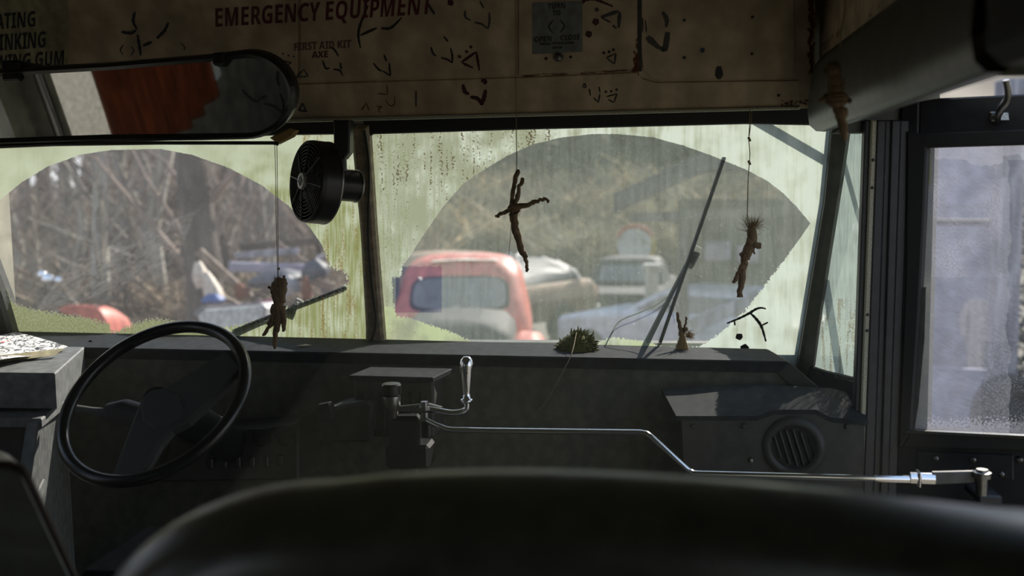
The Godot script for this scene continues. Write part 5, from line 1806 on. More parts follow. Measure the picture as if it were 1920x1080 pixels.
func yard() -> void:
	# ground with a gentle roughness
	var g := []
	for i in 41:
		var row := []
		for j in 41:
			var px := -40.0 + j * 2.0
			var pz := 16.0 - i * 1.6
			var yy := ground_at(px, pz) + 0.03 * sin(px * 1.7) * cos(pz * 1.3)
			row.append(Vector3(px, yy, pz))
		g.append(row)
	var mb := MB.new()
	mb.grid(g)
	struct("ground", mb, M.soil, "trampled pale dirt of the yard", "ground")
	# far hillside behind the trucks, dark with conifers
	g = []
	for i in 9:
		var row := []
		for j in 25:
			var px := -30.0 + j * 3.2
			row.append(Vector3(px, GY - 0.5 + i * 2.1 + 0.8 * sin(px * 0.3 + i), -44.0 - i * 4.6 + 2.0 * sin(px * 0.2)))
		g.append(row)
	mb = MB.new()
	mb.grid(g)
	struct("hill", mb, M.leaf_litter, "wooded hillside behind the yard", "hill")

	# old red truck facing the bus
	var z := -12.6
	var c := on_ground(866, z)
	var t := thing("red_truck", "rounded red cab of an old truck facing the bus", "truck", c)
	var X := Transform3D(Basis(Vector3.UP, 0.10).scaled(Vector3(1.08, 1.19, 1.08)), c)
	var rings := []
	for k in [[0.55, 0.80, 0.72, 0.18, 0.0], [0.95, 0.80, 0.74, 0.2, 0.0], [1.12, 0.775, 0.70, 0.22, 0.0], [1.3, 0.735, 0.62, 0.24, -0.06], [1.48, 0.69, 0.55, 0.26, -0.1], [1.58, 0.645, 0.5, 0.28, -0.12], [1.65, 0.57, 0.43, 0.28, -0.13], [1.69, 0.45, 0.34, 0.26, -0.13], [1.71, 0.28, 0.22, 0.2, -0.13]]:
		rings.append(ring_rect(Vector3(0, k[0], k[4]), k[1], k[2], k[3], 7))
	mb = MB.new()
	loft(mb, xf(rings, X))
	part("cab", mb, M.red_body, t)
	mb = MB.new()
	g = []
	for i in 5:
		var row := []
		for j in 9:
			var u := j / 8.0 * 2.0 - 1.0
			var w := i / 4.0
			row.append(X * Vector3(0.05 + u * (0.40 - 0.09 * w) + 0.02 * sin(j * 2.0), 1.665 + 0.052 * w - 0.015 * u * u, 0.33 - 0.36 * w + 0.03 * sin(j * 1.7 + i)))
		g.append(row)
	mb.grid(g)
	part("pale_patch", mb, M.off_white, t, "pale patch on the roof")  # paler patch over the top of the cab
	# windshield opening with rubber and glass
	var wo := []
	var wi := []
	for k in 28:
		var f := TAU * k / 28
		var sx := signf(cos(f)) * pow(absf(cos(f)), 0.45)
		var sy := signf(sin(f)) * pow(absf(sin(f)), 0.45)
		for e in [[wo, 0.585, 0.18], [wi, 0.55, 0.155]]:
			var yy: float = 1.335 + sy * e[2]
			(e[0] as Array).append(X * Vector3(sx * (e[1] - 0.10 * (yy - 1.1)) , yy, 0.735 - 0.56 * (yy - 1.05)))
	mb = MB.new()
	mb.prism(wo, X.basis * Vector3(0, -0.03, -0.10), 0.008)
	part("window_rubber", mb, M.black_rubber, t)
	mb = MB.new()
	mb.prism(ptl(wi, X.basis * Vector3(0, 0.008, 0.016)), X.basis * Vector3(0, -0.01, -0.06), 0.004)
	part("windshield", mb, M.glass_grey, t)
	mb = MB.new()
	mb.tube([X * Vector3(-0.46, 1.50, 0.53), X * Vector3(-0.28, 1.30, 0.65)], 0.014, 6)
	part("wiper", mb, M.dull_chrome, t)
	mb = MB.new()
	mb.box(X * Vector3(-0.22, 1.17, 0.76), Vector3(0.5, 0.06, 0.1), X.basis * Basis(Vector3.BACK, 0.12), 0.03)
	part("rag", mb, M.off_white, t, "pale rag on the cowl")
	# hood and fenders
	mb = MB.new()
	rings = []
	for k in [[0.55, 0.56, 1.0], [0.9, 0.6, 1.02], [1.08, 0.58, 0.98], [1.18, 0.48, 0.9], [1.22, 0.25, 0.7]]:
		rings.append(ring_rect(Vector3(0.05, k[0], 1.35), k[1], k[2] * 0.75, 0.18, 6))
	loft(mb, xf(rings, X))
	part("hood", mb, M.black_body, t, "black hood")
	for sx in [-0.74, 0.76]:
		mb = MB.new()
		rings = []
		for k in [[0.35, 0.20, 0.62], [0.7, 0.23, 0.66], [0.88, 0.21, 0.58], [0.98, 0.15, 0.42], [1.02, 0.06, 0.2]]:
			rings.append(ring_rect(Vector3(sx, k[0], 1.35), k[1], k[2], minf(0.14, k[1] * 0.9), 6))
		loft(mb, xf(rings, X))
		part("fender", mb, M.red_body, t)
		mb = MB.new()
		mb.lathe([Vector2(0.0, 0.03), Vector2(0.08, 0.015), Vector2(0.10, -0.02), Vector2(0.10, -0.1)], Transform3D(X.basis * Basis(Vector3.RIGHT, PI / 2), X * Vector3(sx, 0.84, 2.0)), 16, true)
		part("headlamp", mb, M.dull_chrome, t)
	for p in [[-0.76, 1.35], [0.76, 1.35], [-0.72, -1.6], [0.72, -1.6]]:
		wheel(t, Vector3(p[0], 0.36, p[1]), X, 0.36)
	mb = MB.new()
	mb.box(X * Vector3(0, 0.62, -1.5), Vector3(1.5, 0.45, 1.7), X.basis, 0.05)
	part("bed", mb, M.red_body, t)
	mb = MB.new()
	mb.prism([X * Vector3(-0.84, 1.50, 0.4), X * Vector3(-0.70, 1.50, 0.4), X * Vector3(-0.72, 1.02, 0.42), X * Vector3(-0.86, 1.02, 0.42)], X.basis * Vector3(0, 0, -0.03), 0.01)
	part("side_mirror", mb, M.blue_tarp, t)

	# two pickups and a white car
	var k := pickup("pickup_truck", "tan and brown pickup with a dark tarp over its load behind the red truck", Transform3D(Basis(Vector3.UP, 2.53).scaled(Vector3.ONE * 1.05), on_ground(866, -18.0)), M.tan_body, M.brown_body, true)
	k = pickup("pickup_truck", "black pickup seen from behind in front of the brush", Transform3D(Basis(Vector3.UP, -0.12), on_ground(1180, -24.5)), M.black_body, M.black_body, false)
	car(Transform3D(Basis(Vector3.UP, 1.05), on_ground(1292, -16.8)))
	# round sign leaning in the brush
	z = -29.5
	var sc := at(1190, 460, z)
	t = thing("round_sign", "faded round sign with red top and yellow edge among the dry brush", "sign", Vector3(sc.x, ground_at(sc.x, z), z))
	var sx2 := Transform3D(Basis(Vector3.RIGHT, PI / 2), sc)
	mb = MB.new()
	mb.lathe([Vector2(0.0, 0.03), Vector2(0.5, 0.03), Vector2(0.52, 0.0), Vector2(0.0, -0.03)], sx2, 28)
	part("face", mb, M.sign_white, t)
	for a in [[-2.7, -0.5, "sign_red"], [-0.4, 1.1, "sign_yellow"]]:
		mb = MB.new()
		var q := []
		for s in 15:
			var f := lerpf(a[0], a[1], s / 14.0)
			q.append(sc + Vector3(cos(f) * 0.56, -sin(f) * 0.56, 0.02))
		mb.tube(q, 0.07, 6)
		part("rim", mb, M[a[2]], t)
	mb = MB.new()
	mb.tube([sc + Vector3(0, 0, -0.08), Vector3(sc.x, ground_at(sc.x, z), z - 0.08)], 0.05, 8)
	part("post", mb, M.shed_wood, t)
	# white box on a stand by the black pickup
	var bb := at(1222, 520, -21.0)
	t = thing("white_post", "white painted post catching the sun beside the black pickup", "post", Vector3(bb.x, ground_at(bb.x, -21.0), -21.0))
	mb = MB.new()
	mb.box(Vector3(bb.x, (bb.y + 0.2 + ground_at(bb.x, -21.0)) / 2, -21.0), Vector3(0.28, bb.y + 0.2 - ground_at(bb.x, -21.0), 0.28), Basis(), 0.03)
	part("shaft", mb, M.sign_white, t)
	mb = MB.new()
	mb.box(Vector3(bb.x, bb.y + 0.22, -21.0), Vector3(0.38, 0.12, 0.38), Basis(), 0.03)
	part("cap", mb, M.sign_white, t)
	# carport
	t = thing("carport", "open wooden carport with a sloping dark roof at the right of the yard", "carport", on_ground(1420, -16.0))
	var r0 := at(1150, 402, -15.0)
	var r1 := at(1330, 318, -15.0)
	var r2 := at(1640, 296, -15.0)
	mb = MB.new()
	mb.prism([r0, r1, r1 + Vector3(0, 0.3, 0), r0 + Vector3(0, 0.3, 0)], Vector3(0, 0, -6.0), 0.01)
	part("roof_slope", mb, M.shed_roof, t)
	mb = MB.new()
	mb.prism([r1, r2, r2 + Vector3(0, 0.3, 0), r1 + Vector3(0, 0.3, 0)], Vector3(0, 0, -6.0), 0.01)
	part("roof_slope", mb, M.shed_roof, t)
	for p in [[1282, -15.2, 400], [1478, -15.2, 315], [1560, -15.2, 310]]:
		mb = MB.new()
		var top := at(p[0], p[2], p[1])
		mb.box(Vector3(top.x, (top.y + ground_at(top.x, p[1])) / 2, p[1]), Vector3(0.14, top.y - ground_at(top.x, p[1]), 0.14), Basis(), 0.01)
		part("post", mb, M.shed_wood, t)
	var bm0 := at(1180, 418, -15.1)
	var bm1 := at(1570, 400, -15.1)
	mb = MB.new()
	mb.prism([bm0, bm1, bm1 + Vector3(0, 0.14, 0), bm0 + Vector3(0, 0.14, 0)], Vector3(0, 0, -0.12), 0.005)
	part("beam", mb, M.shed_wood, t)
	for i in 9:
		mb = MB.new()
		var b0 := at(1290 + i * 36, 420, -20.5)
		mb.box(Vector3(b0.x, (b0.y + 0.5 + ground_at(b0.x, -20.5)) / 2, -20.5), Vector3(0.40, b0.y + 0.5 - ground_at(b0.x, -20.5), 0.04), Basis(), 0.005)
		part("back_board", mb, M.shed_back, t)
	# things in the carport
	mb = MB.new()
	mb.prism(ptz([1290, 600, 1452, 532, 1452, 552, 1300, 628], -14.0), Vector3(0, 0, -0.1), 0.01)
	whole("leaning_plank", mb, M.pale_post, "long pale plank slanting in the carport", "plank")
	var dr := on_ground(1365, -13.2)
	t = thing("plastic_drum", "pale lavender drum standing in the carport by the tufted twig", "drum", dr)
	mb = MB.new()
	mb.lathe([Vector2(0.30, 0.0), Vector2(0.34, 0.1), Vector2(0.34, 0.4), Vector2(0.36, 0.43), Vector2(0.34, 0.46), Vector2(0.34, 0.75), Vector2(0.30, 0.84)], Transform3D(Basis(), dr), 24)
	part("barrel", mb, M.pale_panel, t)
	mb = MB.new()
	mb.lathe([Vector2(0.0, 0.86), Vector2(0.29, 0.86), Vector2(0.31, 0.83)], Transform3D(Basis(), dr), 24)
	part("lid", mb, M.pale_post, t)
	for s in [[1345, 470, 0.5, "light grey crate hung on the carport back wall"], [1400, 475, 0.42, "pale metal box on the carport back wall"]]:
		mb = MB.new()
		mb.box(at(s[0], s[1], -20.2), Vector3(s[2], s[2] * 0.8, 0.3), Basis(), 0.03)
		whole("wall_box", mb, M.pale_panel, s[3], "box")
	# dry brush behind the trucks
	brush("dry_brush", "mass of tan dry brush behind the trucks", M.tan_brush, 2800, -30.0, -42.0, 5, 1, Vector2(-6.5, 7.5), 1)
	# conifers on the hill, each a tree
	var first: Node3D
	for i in 24:
		var px := 750.0 + i * 40.0 + rng.randf_range(-10, 10)
		var zz: float = [-46.0, -52.0, -58.5][i % 3] + rng.randf_range(-1, 1)
		var b := at(px, 360, zz)
		var hgt := rng.randf_range(6.5, 11.0)
		var y0 := GY + (-44.0 - zz) * -0.45 * -1.0 * -1.0 + 0.3
		y0 = GY + (-44.0 - zz) * 0.45 - 0.6
		if first == null:
			first = conifer()
		var q: Node3D = first if i == 0 else first.duplicate()
		if i > 0:
			q.name = numbered("conifer")
			add_child(q)
		q.position = Vector3(b.x, y0, zz)
		q.rotation.y = rng.randf() * TAU
		q.scale = Vector3.ONE * (hgt / 9.0)
	# view past the door leaf
	door_view()

func conifer() -> Node3D:
	var t := thing("conifer", "dark green conifer on the hillside behind the yard", "tree", Vector3.ZERO, "conifers on the far hillside")
	var mb := MB.new()
	mb.tube([Vector3(0, -0.5, 0), Vector3(0, 8.6, 0)], [0.22, 0.03], 6)
	part("trunk", mb, M.trunk_dark, t)
	mb = MB.new()
	var rr := RandomNumberGenerator.new()
	rr.seed = 5
	for k in 420:
		var h := 0.8 + 8.0 * rr.randf()
		var a := rr.randf() * TAU
		var l := (9.2 - h) * 0.30 * rr.randf_range(0.7, 1.1)
		var d := Vector3(cos(a), -0.25, sin(a))
		var s := Vector3(-sin(a), 0, cos(a)) * (0.12 + l * 0.22)
		var p := Vector3(0, h, 0)
		mb.quad(p, p + d * l * 0.6 + s, p + d * l, p + d * l * 0.6 - s, Vector3.UP)
	part("foliage", mb, M.needle_green, t)
	return t

func car(x: Transform3D) -> void:
	var t := thing("white_car", "bluish white car with a long sloping hood right of the pickups", "car", x.origin)
	var mb := MB.new()
	var rings := []
	# stations along the length: z, half width, bottom, top
	for s in [[-2.2, 0.62, 0.42, 0.70], [-2.1, 0.78, 0.32, 0.80], [-1.6, 0.86, 0.28, 0.90], [-0.8, 0.88, 0.28, 0.98], [0.0, 0.88, 0.28, 1.0], [1.5, 0.88, 0.28, 1.0], [2.0, 0.82, 0.32, 0.95], [2.2, 0.66, 0.42, 0.8]]:
		var row := []
		for p in ring_rect(Vector3.ZERO, s[1], (s[3] - s[2]) / 2, 0.13, 5):
			row.append(x * Vector3(p.x, (s[2] + s[3]) / 2 + p.z, s[0]))
		rings.append(row)
	loft(mb, rings)
	part("body", mb, M.white_body, t)
	mb = MB.new()
	loft(mb, xf([ring_rect(Vector3(0, 0.97, 0.5), 0.78, 1.35, 0.16), ring_rect(Vector3(0, 1.30, 0.6), 0.62, 0.85, 0.18), ring_rect(Vector3(0, 1.36, 0.6), 0.5, 0.7, 0.18)], x))
	part("roof", mb, M.white_body, t)
	for s in [1.0, -1.0]:
		mb = MB.new()
		mb.prism([x * Vector3(s * 0.79, 1.02, -0.55), x * Vector3(s * 0.79, 1.02, 1.55), x * Vector3(s * 0.665, 1.26, 1.2), x * Vector3(s * 0.665, 1.26, -0.1)], x.basis * Vector3(-s * 0.05, -0.01, 0), 0.008)
		part("side_window", mb, M.glass_grey, t)
	mb = MB.new()
	mb.prism([x * Vector3(-0.64, 1.0, -0.83), x * Vector3(0.64, 1.0, -0.83), x * Vector3(0.52, 1.28, -0.30), x * Vector3(-0.52, 1.28, -0.30)], x.basis * Vector3(0, -0.02, 0.05), 0.008)
	part("windshield", mb, M.glass_grey, t)
	for sx in [-0.55, 0.55]:
		mb = MB.new()
		mb.box(x * Vector3(sx, 0.62, -2.18), Vector3(0.28, 0.13, 0.06), x.basis, 0.02)
		part("headlamp", mb, M.dull_chrome, t)
	for p in [[-0.8, -1.4], [0.8, -1.4], [-0.8, 1.35], [0.8, 1.35]]:
		wheel(t, Vector3(p[0], 0.32, p[1]), x, 0.32)

# a mass of thin stems: one mesh of a clump, many places
func brush(called: String, label: String, m: Material, count: int, z0: float, z1: float, _a: int, _b: int, xr: Vector2, kind: int) -> void:
	var mb := MB.new()
	var rr := RandomNumberGenerator.new()
	rr.seed = 31 + kind
	for k in 16:
		var a := rr.randf() * TAU
		var lean := rr.randf_range(0.1, 0.75)
		var l := rr.randf_range(0.5, 1.3)
		var p0 := Vector3(rr.randfn(0, 0.12), 0, rr.randfn(0, 0.12))
		var p1 := p0 + Vector3(cos(a) * lean * 0.4, 0.55, sin(a) * lean * 0.4) * l
		var p2 := p1 + Vector3(cos(a) * lean + rr.randfn(0, 0.2), 0.45, sin(a) * lean + rr.randfn(0, 0.2)) * l * 0.7
		mb.tube([p0, p1, p2], [0.016, 0.011, 0.004], 3, false, false)
		for j in 3:
			var q := p1.lerp(p2, rr.randf())
			mb.tube([q, q + Vector3(rr.randfn(0, 0.25), rr.randf_range(0.05, 0.35), rr.randfn(0, 0.25))], [0.007, 0.003], 3, false, false)
	var mm := MultiMesh.new()
	mm.transform_format = MultiMesh.TRANSFORM_3D
	mm.use_colors = true
	mm.mesh = mb.mesh()
	mm.instance_count = count
	var patchy := FastNoiseLite.new()
	patchy.seed = 9 + kind
	patchy.frequency = 0.45
	for i in count:
		var z := lerpf(z0, z1, rr.randf())
		var x := rr.randf_range(xr.x, xr.y) * (-z / 24.0)
		var y := GY
		if kind == 1:
			y = ground_at(0.0, z0) + (z0 - z) * 0.2 - 0.2
		else:
			y = ground_at(x, z) - 0.05
		var w := clampf(0.5 + 1.3 * patchy.get_noise_2d(x, z), 0.0, 1.0)
		var s := rr.randf_range(0.7, 1.5) * (0.7 + 0.7 * w)
		var v := pow(rr.randf(), 1.3) * (0.6 + 0.8 * w) + 0.12
		mm.set_instance_color(i, Color(v * rr.randf_range(0.92, 1.05), v, v * rr.randf_range(0.8, 1.0)))
		mm.set_instance_transform(i, Transform3D(Basis(Vector3.UP, rr.randf() * TAU).scaled(Vector3(s * 1.1, s * (1.15 if kind == 1 else 0.8), s * 1.1)), Vector3(x, y, z)))
	var o := MultiMeshInstance3D.new()
	o.name = called
	o.multimesh = mm
	o.material_override = m
	add_child(o)
	o.set_meta("kind", "stuff")
	tag(o, label, "brush")

func woods() -> void:
	# bare trees beyond the left pane, each a thing
	var kinds := []
	for k in 5:
		kinds.append(bare_tree(k))
	var used := [false, false, false, false, false]
	var spots := [[60, -17, 1.0], [185, -14.5, 1.2], [205, -19, 1.0], [232, -16, 1.1], [262, -22, 1.2], [295, -15.5, 1.35], [310, -20, 1.1], [340, -17, 1.0], [372, -13.5, 1.5], [400, -21, 1.2], [425, -18, 1.0], [455, -24, 1.1], [480, -19, 1.0], [505, -23, 1.2], [560, -25, 1.2], [600, -22, 1.0], [640, -26, 1.0], [20, -21, 1.2], [-30, -16, 1.1], [-70, -20, 1.2], [110, -23, 1.2], [140, -18.5, 0.9], [160, -26, 1.3], [215, -27, 1.3], [280, -28, 1.3], [330, -26, 1.3], [385, -29, 1.4], [440, -30, 1.4], [530, -29, 1.3], [575, -31, 1.3], [80, -29, 1.4], [0, -28, 1.4], [250, -32, 1.5], [360, -33, 1.5], [470, -34, 1.5], [610, -34, 1.4], [120, -34, 1.5], [190, -36, 1.6], [310, -37, 1.6], [420, -38, 1.6], [540, -38, 1.6], [40, -37, 1.6], [690, -33, 1.3], [740, -36, 1.3], [800, -38, 1.3]]
	var n := 0
	for s in spots:
		var k: int = [0, 1, 2, 0, 3, 1, 4, 2][n % 8]
		if s[1] == -13.5:
			k = 4
		var q: Node3D = kinds[k]
		if used[k]:
			q = q.duplicate()
			q.name = numbered("bare_tree")
			add_child(q)
		used[k] = true
		var p := at(s[0], 360, s[1])
		q.position = Vector3(p.x, ground_at(p.x, p.z) - 0.1, p.z)
		q.rotation.y = rng.randf() * TAU
		q.scale = Vector3.ONE * s[2]
		n += 1
	brush("undergrowth", "tangled brown undergrowth between the bare trees", M.twig, 4200, -14.0, -36.0, 0, 0, Vector2(-18, -5.2), 0)
	# high fine branches of the woods beyond
	debris()

func bare_tree(k: int) -> Node3D:
	var t := thing("bare_tree", ["grey leafless tree in the woods beyond the left windshield pane", "slender pale barked leafless tree in the woods beyond the left pane", "thin dark leafless tree in the woods beyond the left pane", "tall grey leafless tree in the woods beyond the left pane", "thick dark trunked leafless tree in the woods beyond the left pane"][k], "tree", Vector3.ZERO, "bare trees beyond the left pane")
	var rr := RandomNumberGenerator.new()
	rr.seed = 100 + k
	var H := 7.0 + k * 0.6
	var tr := []
	var rad := []
	for i in 9:
		var u := i / 8.0
		tr.append(Vector3(rr.randfn(0, 0.12) * u * 2.0, H * u, rr.randfn(0, 0.12) * u * 2.0))
		rad.append(lerpf([0.15, 0.13, 0.10, 0.14, 0.2][k], 0.03, u))
	var mb := MB.new()
	mb.tube(tr, rad, 8)
	part("trunk", mb, [M.trunk_grey, M.trunk_pale, M.trunk_dark, M.trunk_grey, M.trunk_dark][k], t)
	mb = MB.new()
	for i in 46:
		var u := rr.randf_range(0.12, 0.97)
		var b: Vector3 = tr[int(u * 8)].lerp(tr[mini(int(u * 8) + 1, 8)], fmod(u * 8, 1.0))
		var a := rr.randf() * TAU
		var l := rr.randf_range(0.5, 2.2) * (1.15 - u * 0.6)
		var d := Vector3(cos(a), rr.randf_range(0.4, 1.6), sin(a)).normalized()
		var m1 := b + d * l * 0.5 + Vector3(rr.randfn(0, 0.08), 0, rr.randfn(0, 0.08))
		var e := b + d * l + Vector3(rr.randfn(0, 0.15), rr.randf_range(0, 0.25), rr.randfn(0, 0.15))
		mb.tube([b, m1, e], [0.028 * (1.2 - u), 0.018 * (1.2 - u), 0.004], 4, false, false)
		for j in 4:
			var q := m1.lerp(e, rr.randf())
			mb.tube([q, q + Vector3(rr.randfn(0, 0.3), rr.randf_range(-0.1, 0.5), rr.randfn(0, 0.3))], [0.007, 0.002], 3, false, false)
	part("branches", mb, M.twig if k % 2 == 0 else M.trunk_grey, t)
	return t

func debris() -> void:
	# pile of junk under the wood's edge
	var rr := RandomNumberGenerator.new()
	rr.seed = 77
	var sp := [[372, 470, 470, 560, 0.05, "planks"], [440, 480, 560, 470, 0.04, "pale_post"], [430, 500, 610, 505, 0.06, "pale_panel"], [405, 555, 470, 590, 0.06, "planks"], [520, 460, 610, 520, 0.05, "planks"], [470, 560, 590, 500, 0.05, "trunk_dark"], [420, 520, 520, 590, 0.04, "pale_post"], [540, 510, 625, 540, 0.06, "planks"], [385, 600, 600, 560, 0.06, "trunk_dark"], [560, 470, 580, 560, 0.04, "planks"], [600, 480, 612, 570, 0.05, "pale_post"], [450, 465, 600, 450, 0.05, "trunk_dark"]]
	var names := ["lying across the stumps", "sticking out to the left", "lying level along the pile", "low at the left end", "sloping off the top", "rising to the right", "slanting through the middle", "near the right end", "at the foot of the pile", "standing near the right end", "upright at the far right", "on the very top"]
	for i in sp.size():
		var s = sp[i]
		var z := -12.6 - 0.22 * i
		var mb := MB.new()
		var a := at(s[0], s[1], z)
		var b := at(s[2], s[3], z - rr.randf() * 0.8)
		mb.box((a + b) / 2, Vector3((b - a).length(), s[4] * 2.2, s[4] * 1.6), Basis(Quaternion(Vector3.RIGHT, (b - a).normalized())), 0.008)
		whole("scrap_timber", mb, M[s[5]], "weathered scrap timber " + names[i] + " of the junk heap", "timber", "scrap timbers of the junk heap")
	var mb := MB.new()
	var g := []
	for i in 9:
		var row := []
		for j in 13:
			var px := 355.0 + j * 24.0
			var hgt := sin(PI * j / 12.0) * sin(PI * i / 8.0)
			var p := on_ground(px, -12.3 - i * 0.45)
			row.append(p + Vector3(rr.randfn(0, 0.06), hgt * 0.85 + rr.randfn(0, 0.05) * hgt, rr.randfn(0, 0.06)))
		g.append(row)
	mb.grid(g)
	whole("junk_mound", mb, M.trunk_dark, "dark mound of earth and scrap under the junk heap", "mound")
	for s in [[398, 545, -12.2, 0.16, 0.5, "off_white", "white plastic bottle shape leaning on the junk heap", 0.35], [376, 515, -12.3, 0.14, 0.34, "off_white", "pale upright jug at the left end of the junk heap", 0.2], [400, 560, -12.1, 0.2, 0.12, "blue_plastic", "small blue tub in the junk heap", 0.0], [452, 545, -12.2, 0.12, 0.2, "rust", "rusty can in the middle of the junk heap", 0.5], [500, 570, -12.0, 0.3, 0.1, "pink_plastic", "magenta plastic strip in front of the junk heap", 0.2], [575, 540, -12.1, 0.09, 0.3, "rust", "rusty upright pipe near the right of the junk heap", 0.1], [590, 505, -12.4, 0.25, 0.25, "blue_tarp", "dark blue bundle at the right end of the junk heap", 0.3], [540, 535, -12.2, 0.2, 0.25, "grey_tarp", "grey lump of cloth behind the root bundle", 0.3], [520, 520, -12.5, 0.5, 0.2, "blue_tarp", "slate blue sheet bundle on the junk heap", 0.1]]:
		mb = MB.new()
		var p := at(s[0], s[1], s[2])
		var b := Basis(Vector3.BACK, s[7])
		var rings := []
		for k in 5:
			var u := k / 4.0
			var f := [0.8, 1.0, 0.95, 0.7, 0.4][k] as float
			var ring := []
			for q in ring_rect(Vector3(0, (u - 0.5) * s[4], 0), s[3] * f * 0.7, s[3] * f * 0.6, s[3] * f * 0.3, 4):
				ring.append(p + b * q)
			rings.append(ring)
		loft(mb, rings)
		whole("junk_item", mb, M[s[5]], s[6], "scrap")
	# white panel, red fender, grey tarp heap
	mb = MB.new()
	mb.prism(ptz([368, 592, 380, 582, 488, 574, 496, 580, 492, 604, 470, 616, 380, 622], -11.0), Vector3(0.02, 0.0, -0.5), 0.03)
	var t := thing("white_hood", "white painted metal lid lying in front of the junk heap", "metal panel", on_ground(430, -11.0))
	part("panel", mb, M.sign_white, t)
	mb = MB.new()
	mb.tube(ptz([366, 590, 378, 578, 488, 570, 498, 578, 494, 606], -10.98), 0.018, 6)
	part("rim", mb, M.grey_tarp, t)
	t = thing("red_fender", "faded red fender lying in the grass at the left of the woods", "fender", on_ground(170, -11.2))
	mb = MB.new()
	g = []
	for i in 6:
		var row := []
		var off := Vector3(0, -0.05 * i * i * 0.12, -0.12 * i)
		for p in [[104, 578], [125, 573], [150, 573], [176, 574], [190, 584], [200, 602], [206, 628], [208, 700]]:
			row.append(at(p[0], p[1], -11.2) + off)
		g.append(row)
	mb.grid(g)
	var g2 := []
	var lo := [[104, 578], [118, 588], [138, 592], [152, 594], [164, 604], [176, 616], [184, 640], [186, 700]]
	for i in 2:
		var row := []
		for j in 8:
			row.append(g[0][j] if i == 0 else at(lo[j][0], lo[j][1], -11.22))
		g2.append(row)
	mb.grid(g2)
	part("shell", mb, M.red_body, t)
	mb = MB.new()
	g = []
	for i in 9:
		var row := []
		for j in 11:
			var u := j / 10.0
			var w := i / 8.0
			var p := on_ground(130 + u * 170, -13.5 - w * 2.5)
			row.append(p + Vector3(rr.randfn(0, 0.05), (0.3 + 0.6 * smoothstep(0, 1, u)) * sin(PI * clampf(w * 0.9 + 0.1, 0, 1)) * (1.0 if u < 0.95 else 0.5) + rr.randfn(0, 0.04), rr.randfn(0, 0.05)))
		g.append(row)
	mb.grid(g)
	whole("tarp_heap", mb, M.grey_tarp, "grey tarp draped over a heap below the woods", "tarp")
	# shiny balls added to make blurred glints among the trees
	for s in [[80, 516, 0.07], [90, 524, 0.09], [110, 526, 0.06]]:
		mb = MB.new()
		var p := at(s[0], s[1], -13.0)
		mb.lathe([Vector2(0, s[2]), Vector2(s[2] * 0.7, s[2] * 0.7), Vector2(s[2], 0), Vector2(s[2] * 0.7, -s[2] * 0.7), Vector2(0, -s[2])], Transform3D(Basis(), p), 14, true)
		whole("glint_ball", mb, M.chrome, {80: "small shiny ball added for a glint at the left of the woods, highest of three", 90: "largest of three shiny balls added for glints in the woods", 110: "small shiny ball added for a glint right of the other two in the woods"}[s[0]], "ball")
	mb = MB.new()
	mb.tube(ptz([40, 430, 84, 515], -13.0) + ptz([90, 524, 112, 526, 180, 430], -13.0), 0.006, 4)
	whole("cord", mb, M.string, "thin cord added with the glint balls between the trees", "cord")

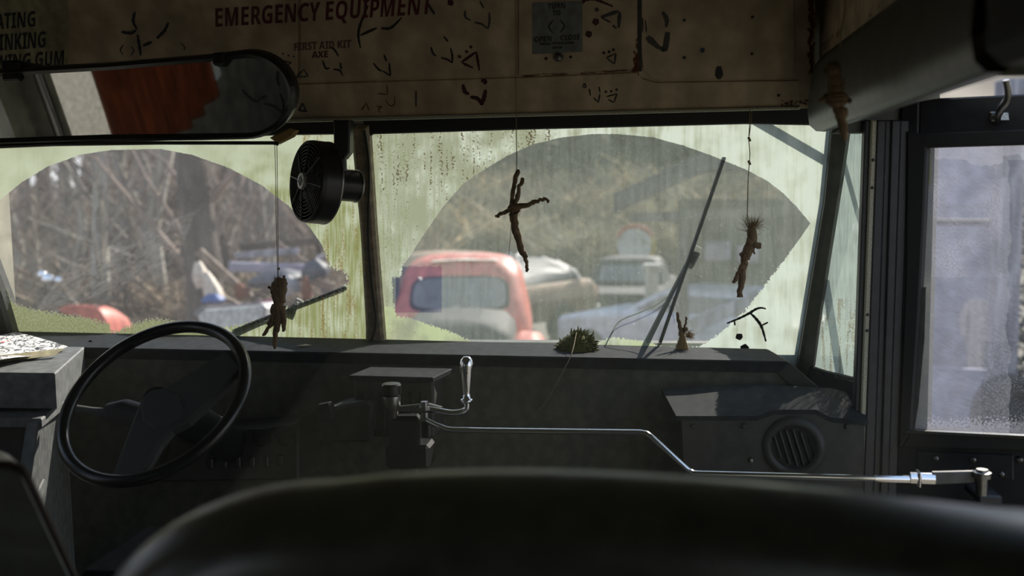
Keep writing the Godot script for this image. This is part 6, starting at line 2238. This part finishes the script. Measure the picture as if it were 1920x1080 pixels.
func door_view() -> void:
	# porch seen through the open door: posts, rail, pale wall, tyre
	var t := thing("porch", "porch with pale posts and a cross rail outside the door", "porch", on_ground(1850, -7.0))
	var mb := MB.new()
	for p in [[1889, -11.0, 0.12], [1700, -12.2, 0.06]]:
		mb = MB.new()
		var c := on_ground(p[0], p[1])
		mb.box(c + Vector3(0, 1.9, 0), Vector3(p[2] * 2, 3.8, p[2] * 2), Basis(), 0.008)
		part("post", mb, M.pale_post, t)
	mb = MB.new()
	mb.tube([at(1680, 415, -11.2), at(2050, 420, -11.2)], 0.035, 8)
	part("rail", mb, M.black_rubber, t)  # shade on the rail is put into its black colour
	for i in 6:
		mb = MB.new()
		var a := at(1660, 270 + i * 78, -13.6)
		var b := at(1868, 270 + i * 78, -13.6)
		mb.box((a + b) / 2, Vector3((b - a).length(), 78.0 / F * 13.6 * 0.98, 0.03), Basis(), 0.004)
		part("wall_board", mb, M.pale_panel, t)
	mb = MB.new()
	mb.box(on_ground(1790, -12.6) + Vector3(0, 0.12, 0), Vector3(1.5, 0.24, 1.7), Basis(), 0.01)
	part("deck", mb, M.planks, t)
	mb = MB.new()
	mb.prism(ptz([1722, 688, 1868, 694, 1866, 799, 1715, 800], -11.6), Vector3(0, 0, -0.05), 0.004)
	whole("leaning_sheet", mb, M.pale_panel, "pale lavender sheet leaning low outside the door", "sheet")
	var tp := on_ground(1896, -10.6)
	t = thing("spare_tyre", "black tyre standing outside at the right of the door glass", "tyre", tp)
	var tx := Transform3D(Basis(Vector3.UP, 0.35) * Basis(Vector3.RIGHT, PI / 2), tp + Vector3(0.05, 0.40, 0))
	mb = MB.new()
	mb.lathe([Vector2(0.2, -0.1), Vector2(0.36, -0.13), Vector2(0.40, -0.08), Vector2(0.40, 0.08), Vector2(0.36, 0.13), Vector2(0.2, 0.1), Vector2(0.2, -0.1)], tx, 28, true)
	part("tread", mb, M.tyre, t)
	mb = MB.new()
	mb.lathe([Vector2(0.0, 0.03), Vector2(0.08, 0.05), Vector2(0.2, 0.02), Vector2(0.2, -0.04)], tx, 20)
	part("hub", mb, M.dash_paint, t)
	# pale clothes on a line
	var cl := at(1832, 590, -12.9)
	t = thing("hung_overall", "pale overall hanging from a peg outside the door", "clothing", Vector3(cl.x, cl.y - 0.5, -12.9))
	var rings := []
	for k in [[0.0, 0.05, 0.04], [-0.05, 0.13, 0.06], [-0.25, 0.11, 0.06], [-0.45, 0.12, 0.06], [-0.75, 0.10, 0.05], [-0.9, 0.09, 0.05]]:
		rings.append(ring_rect(cl + Vector3(0, 0.2 + k[0], 0), k[1], k[2], k[2] * 0.9, 5))
	mb = MB.new()
	loft(mb, rings)
	part("body", mb, M.shirt_pale, t)
	for s in [-1.0, 1.0]:
		mb = MB.new()
		mb.tube([cl + Vector3(s * 0.10, 0.14, 0), cl + Vector3(s * 0.17, -0.05, 0.02), cl + Vector3(s * 0.16, -0.25, 0.03)], [0.05, 0.045, 0.035], 8)
		part("sleeve", mb, M.shirt_pale, t)
	# green shrub and red pot at far right
	var sh := on_ground(1935, -13.0)
	t = thing("porch_shrub", "dark green shrub beyond the porch post at far right", "shrub", sh)
	mb = MB.new()
	var rr := RandomNumberGenerator.new()
	rr.seed = 41
	for k in 2600:
		var a := rr.randf() * TAU
		var e := rr.randf_range(-1.0, 1.0)
		var b := sh + Vector3(0.62, 1.9, 0) + Vector3(cos(a) * 0.75, e * 1.7, sin(a) * 0.6) * rr.randf_range(0.6, 1.0)
		var d := Vector3(rr.randfn(0, 1), rr.randfn(0, 0.6), rr.randfn(0, 1)).normalized() * 0.14
		var s := d.cross(Vector3.UP).normalized() * 0.06
		mb.quad(b, b + d * 0.5 + s, b + d, b + d * 0.5 - s)
	part("foliage", mb, M.needle_green, t)
	mb = MB.new()
	for k in 5:
		mb.tube([sh + Vector3(0.3 + 0.04 * k, 0, 0), sh + Vector3(0.1 + 0.12 * k, 1.4, 0.05 * k)], [0.02, 0.008], 5)
	part("stem", mb, M.trunk_dark, t)
	var pt := on_ground(2010, -10.6)
	mb = MB.new()
	mb.lathe([Vector2(0.0, 0.0), Vector2(0.10, 0.0), Vector2(0.14, 0.24), Vector2(0.155, 0.24), Vector2(0.155, 0.28), Vector2(0.13, 0.28)], Transform3D(Basis(), pt + Vector3(0, 1.2, 0)), 18)
	whole("red_pot", mb, M.sign_red, "red pot by the shrub at the far right of the door glass", "pot")
	mb = MB.new()
	mb.box(pt + Vector3(0.15, 0.6, 0), Vector3(0.5, 1.2, 0.5), Basis(), 0.02)
	whole("wooden_stand", mb, M.shed_wood, "wooden stand under the red pot outside the door", "stand")
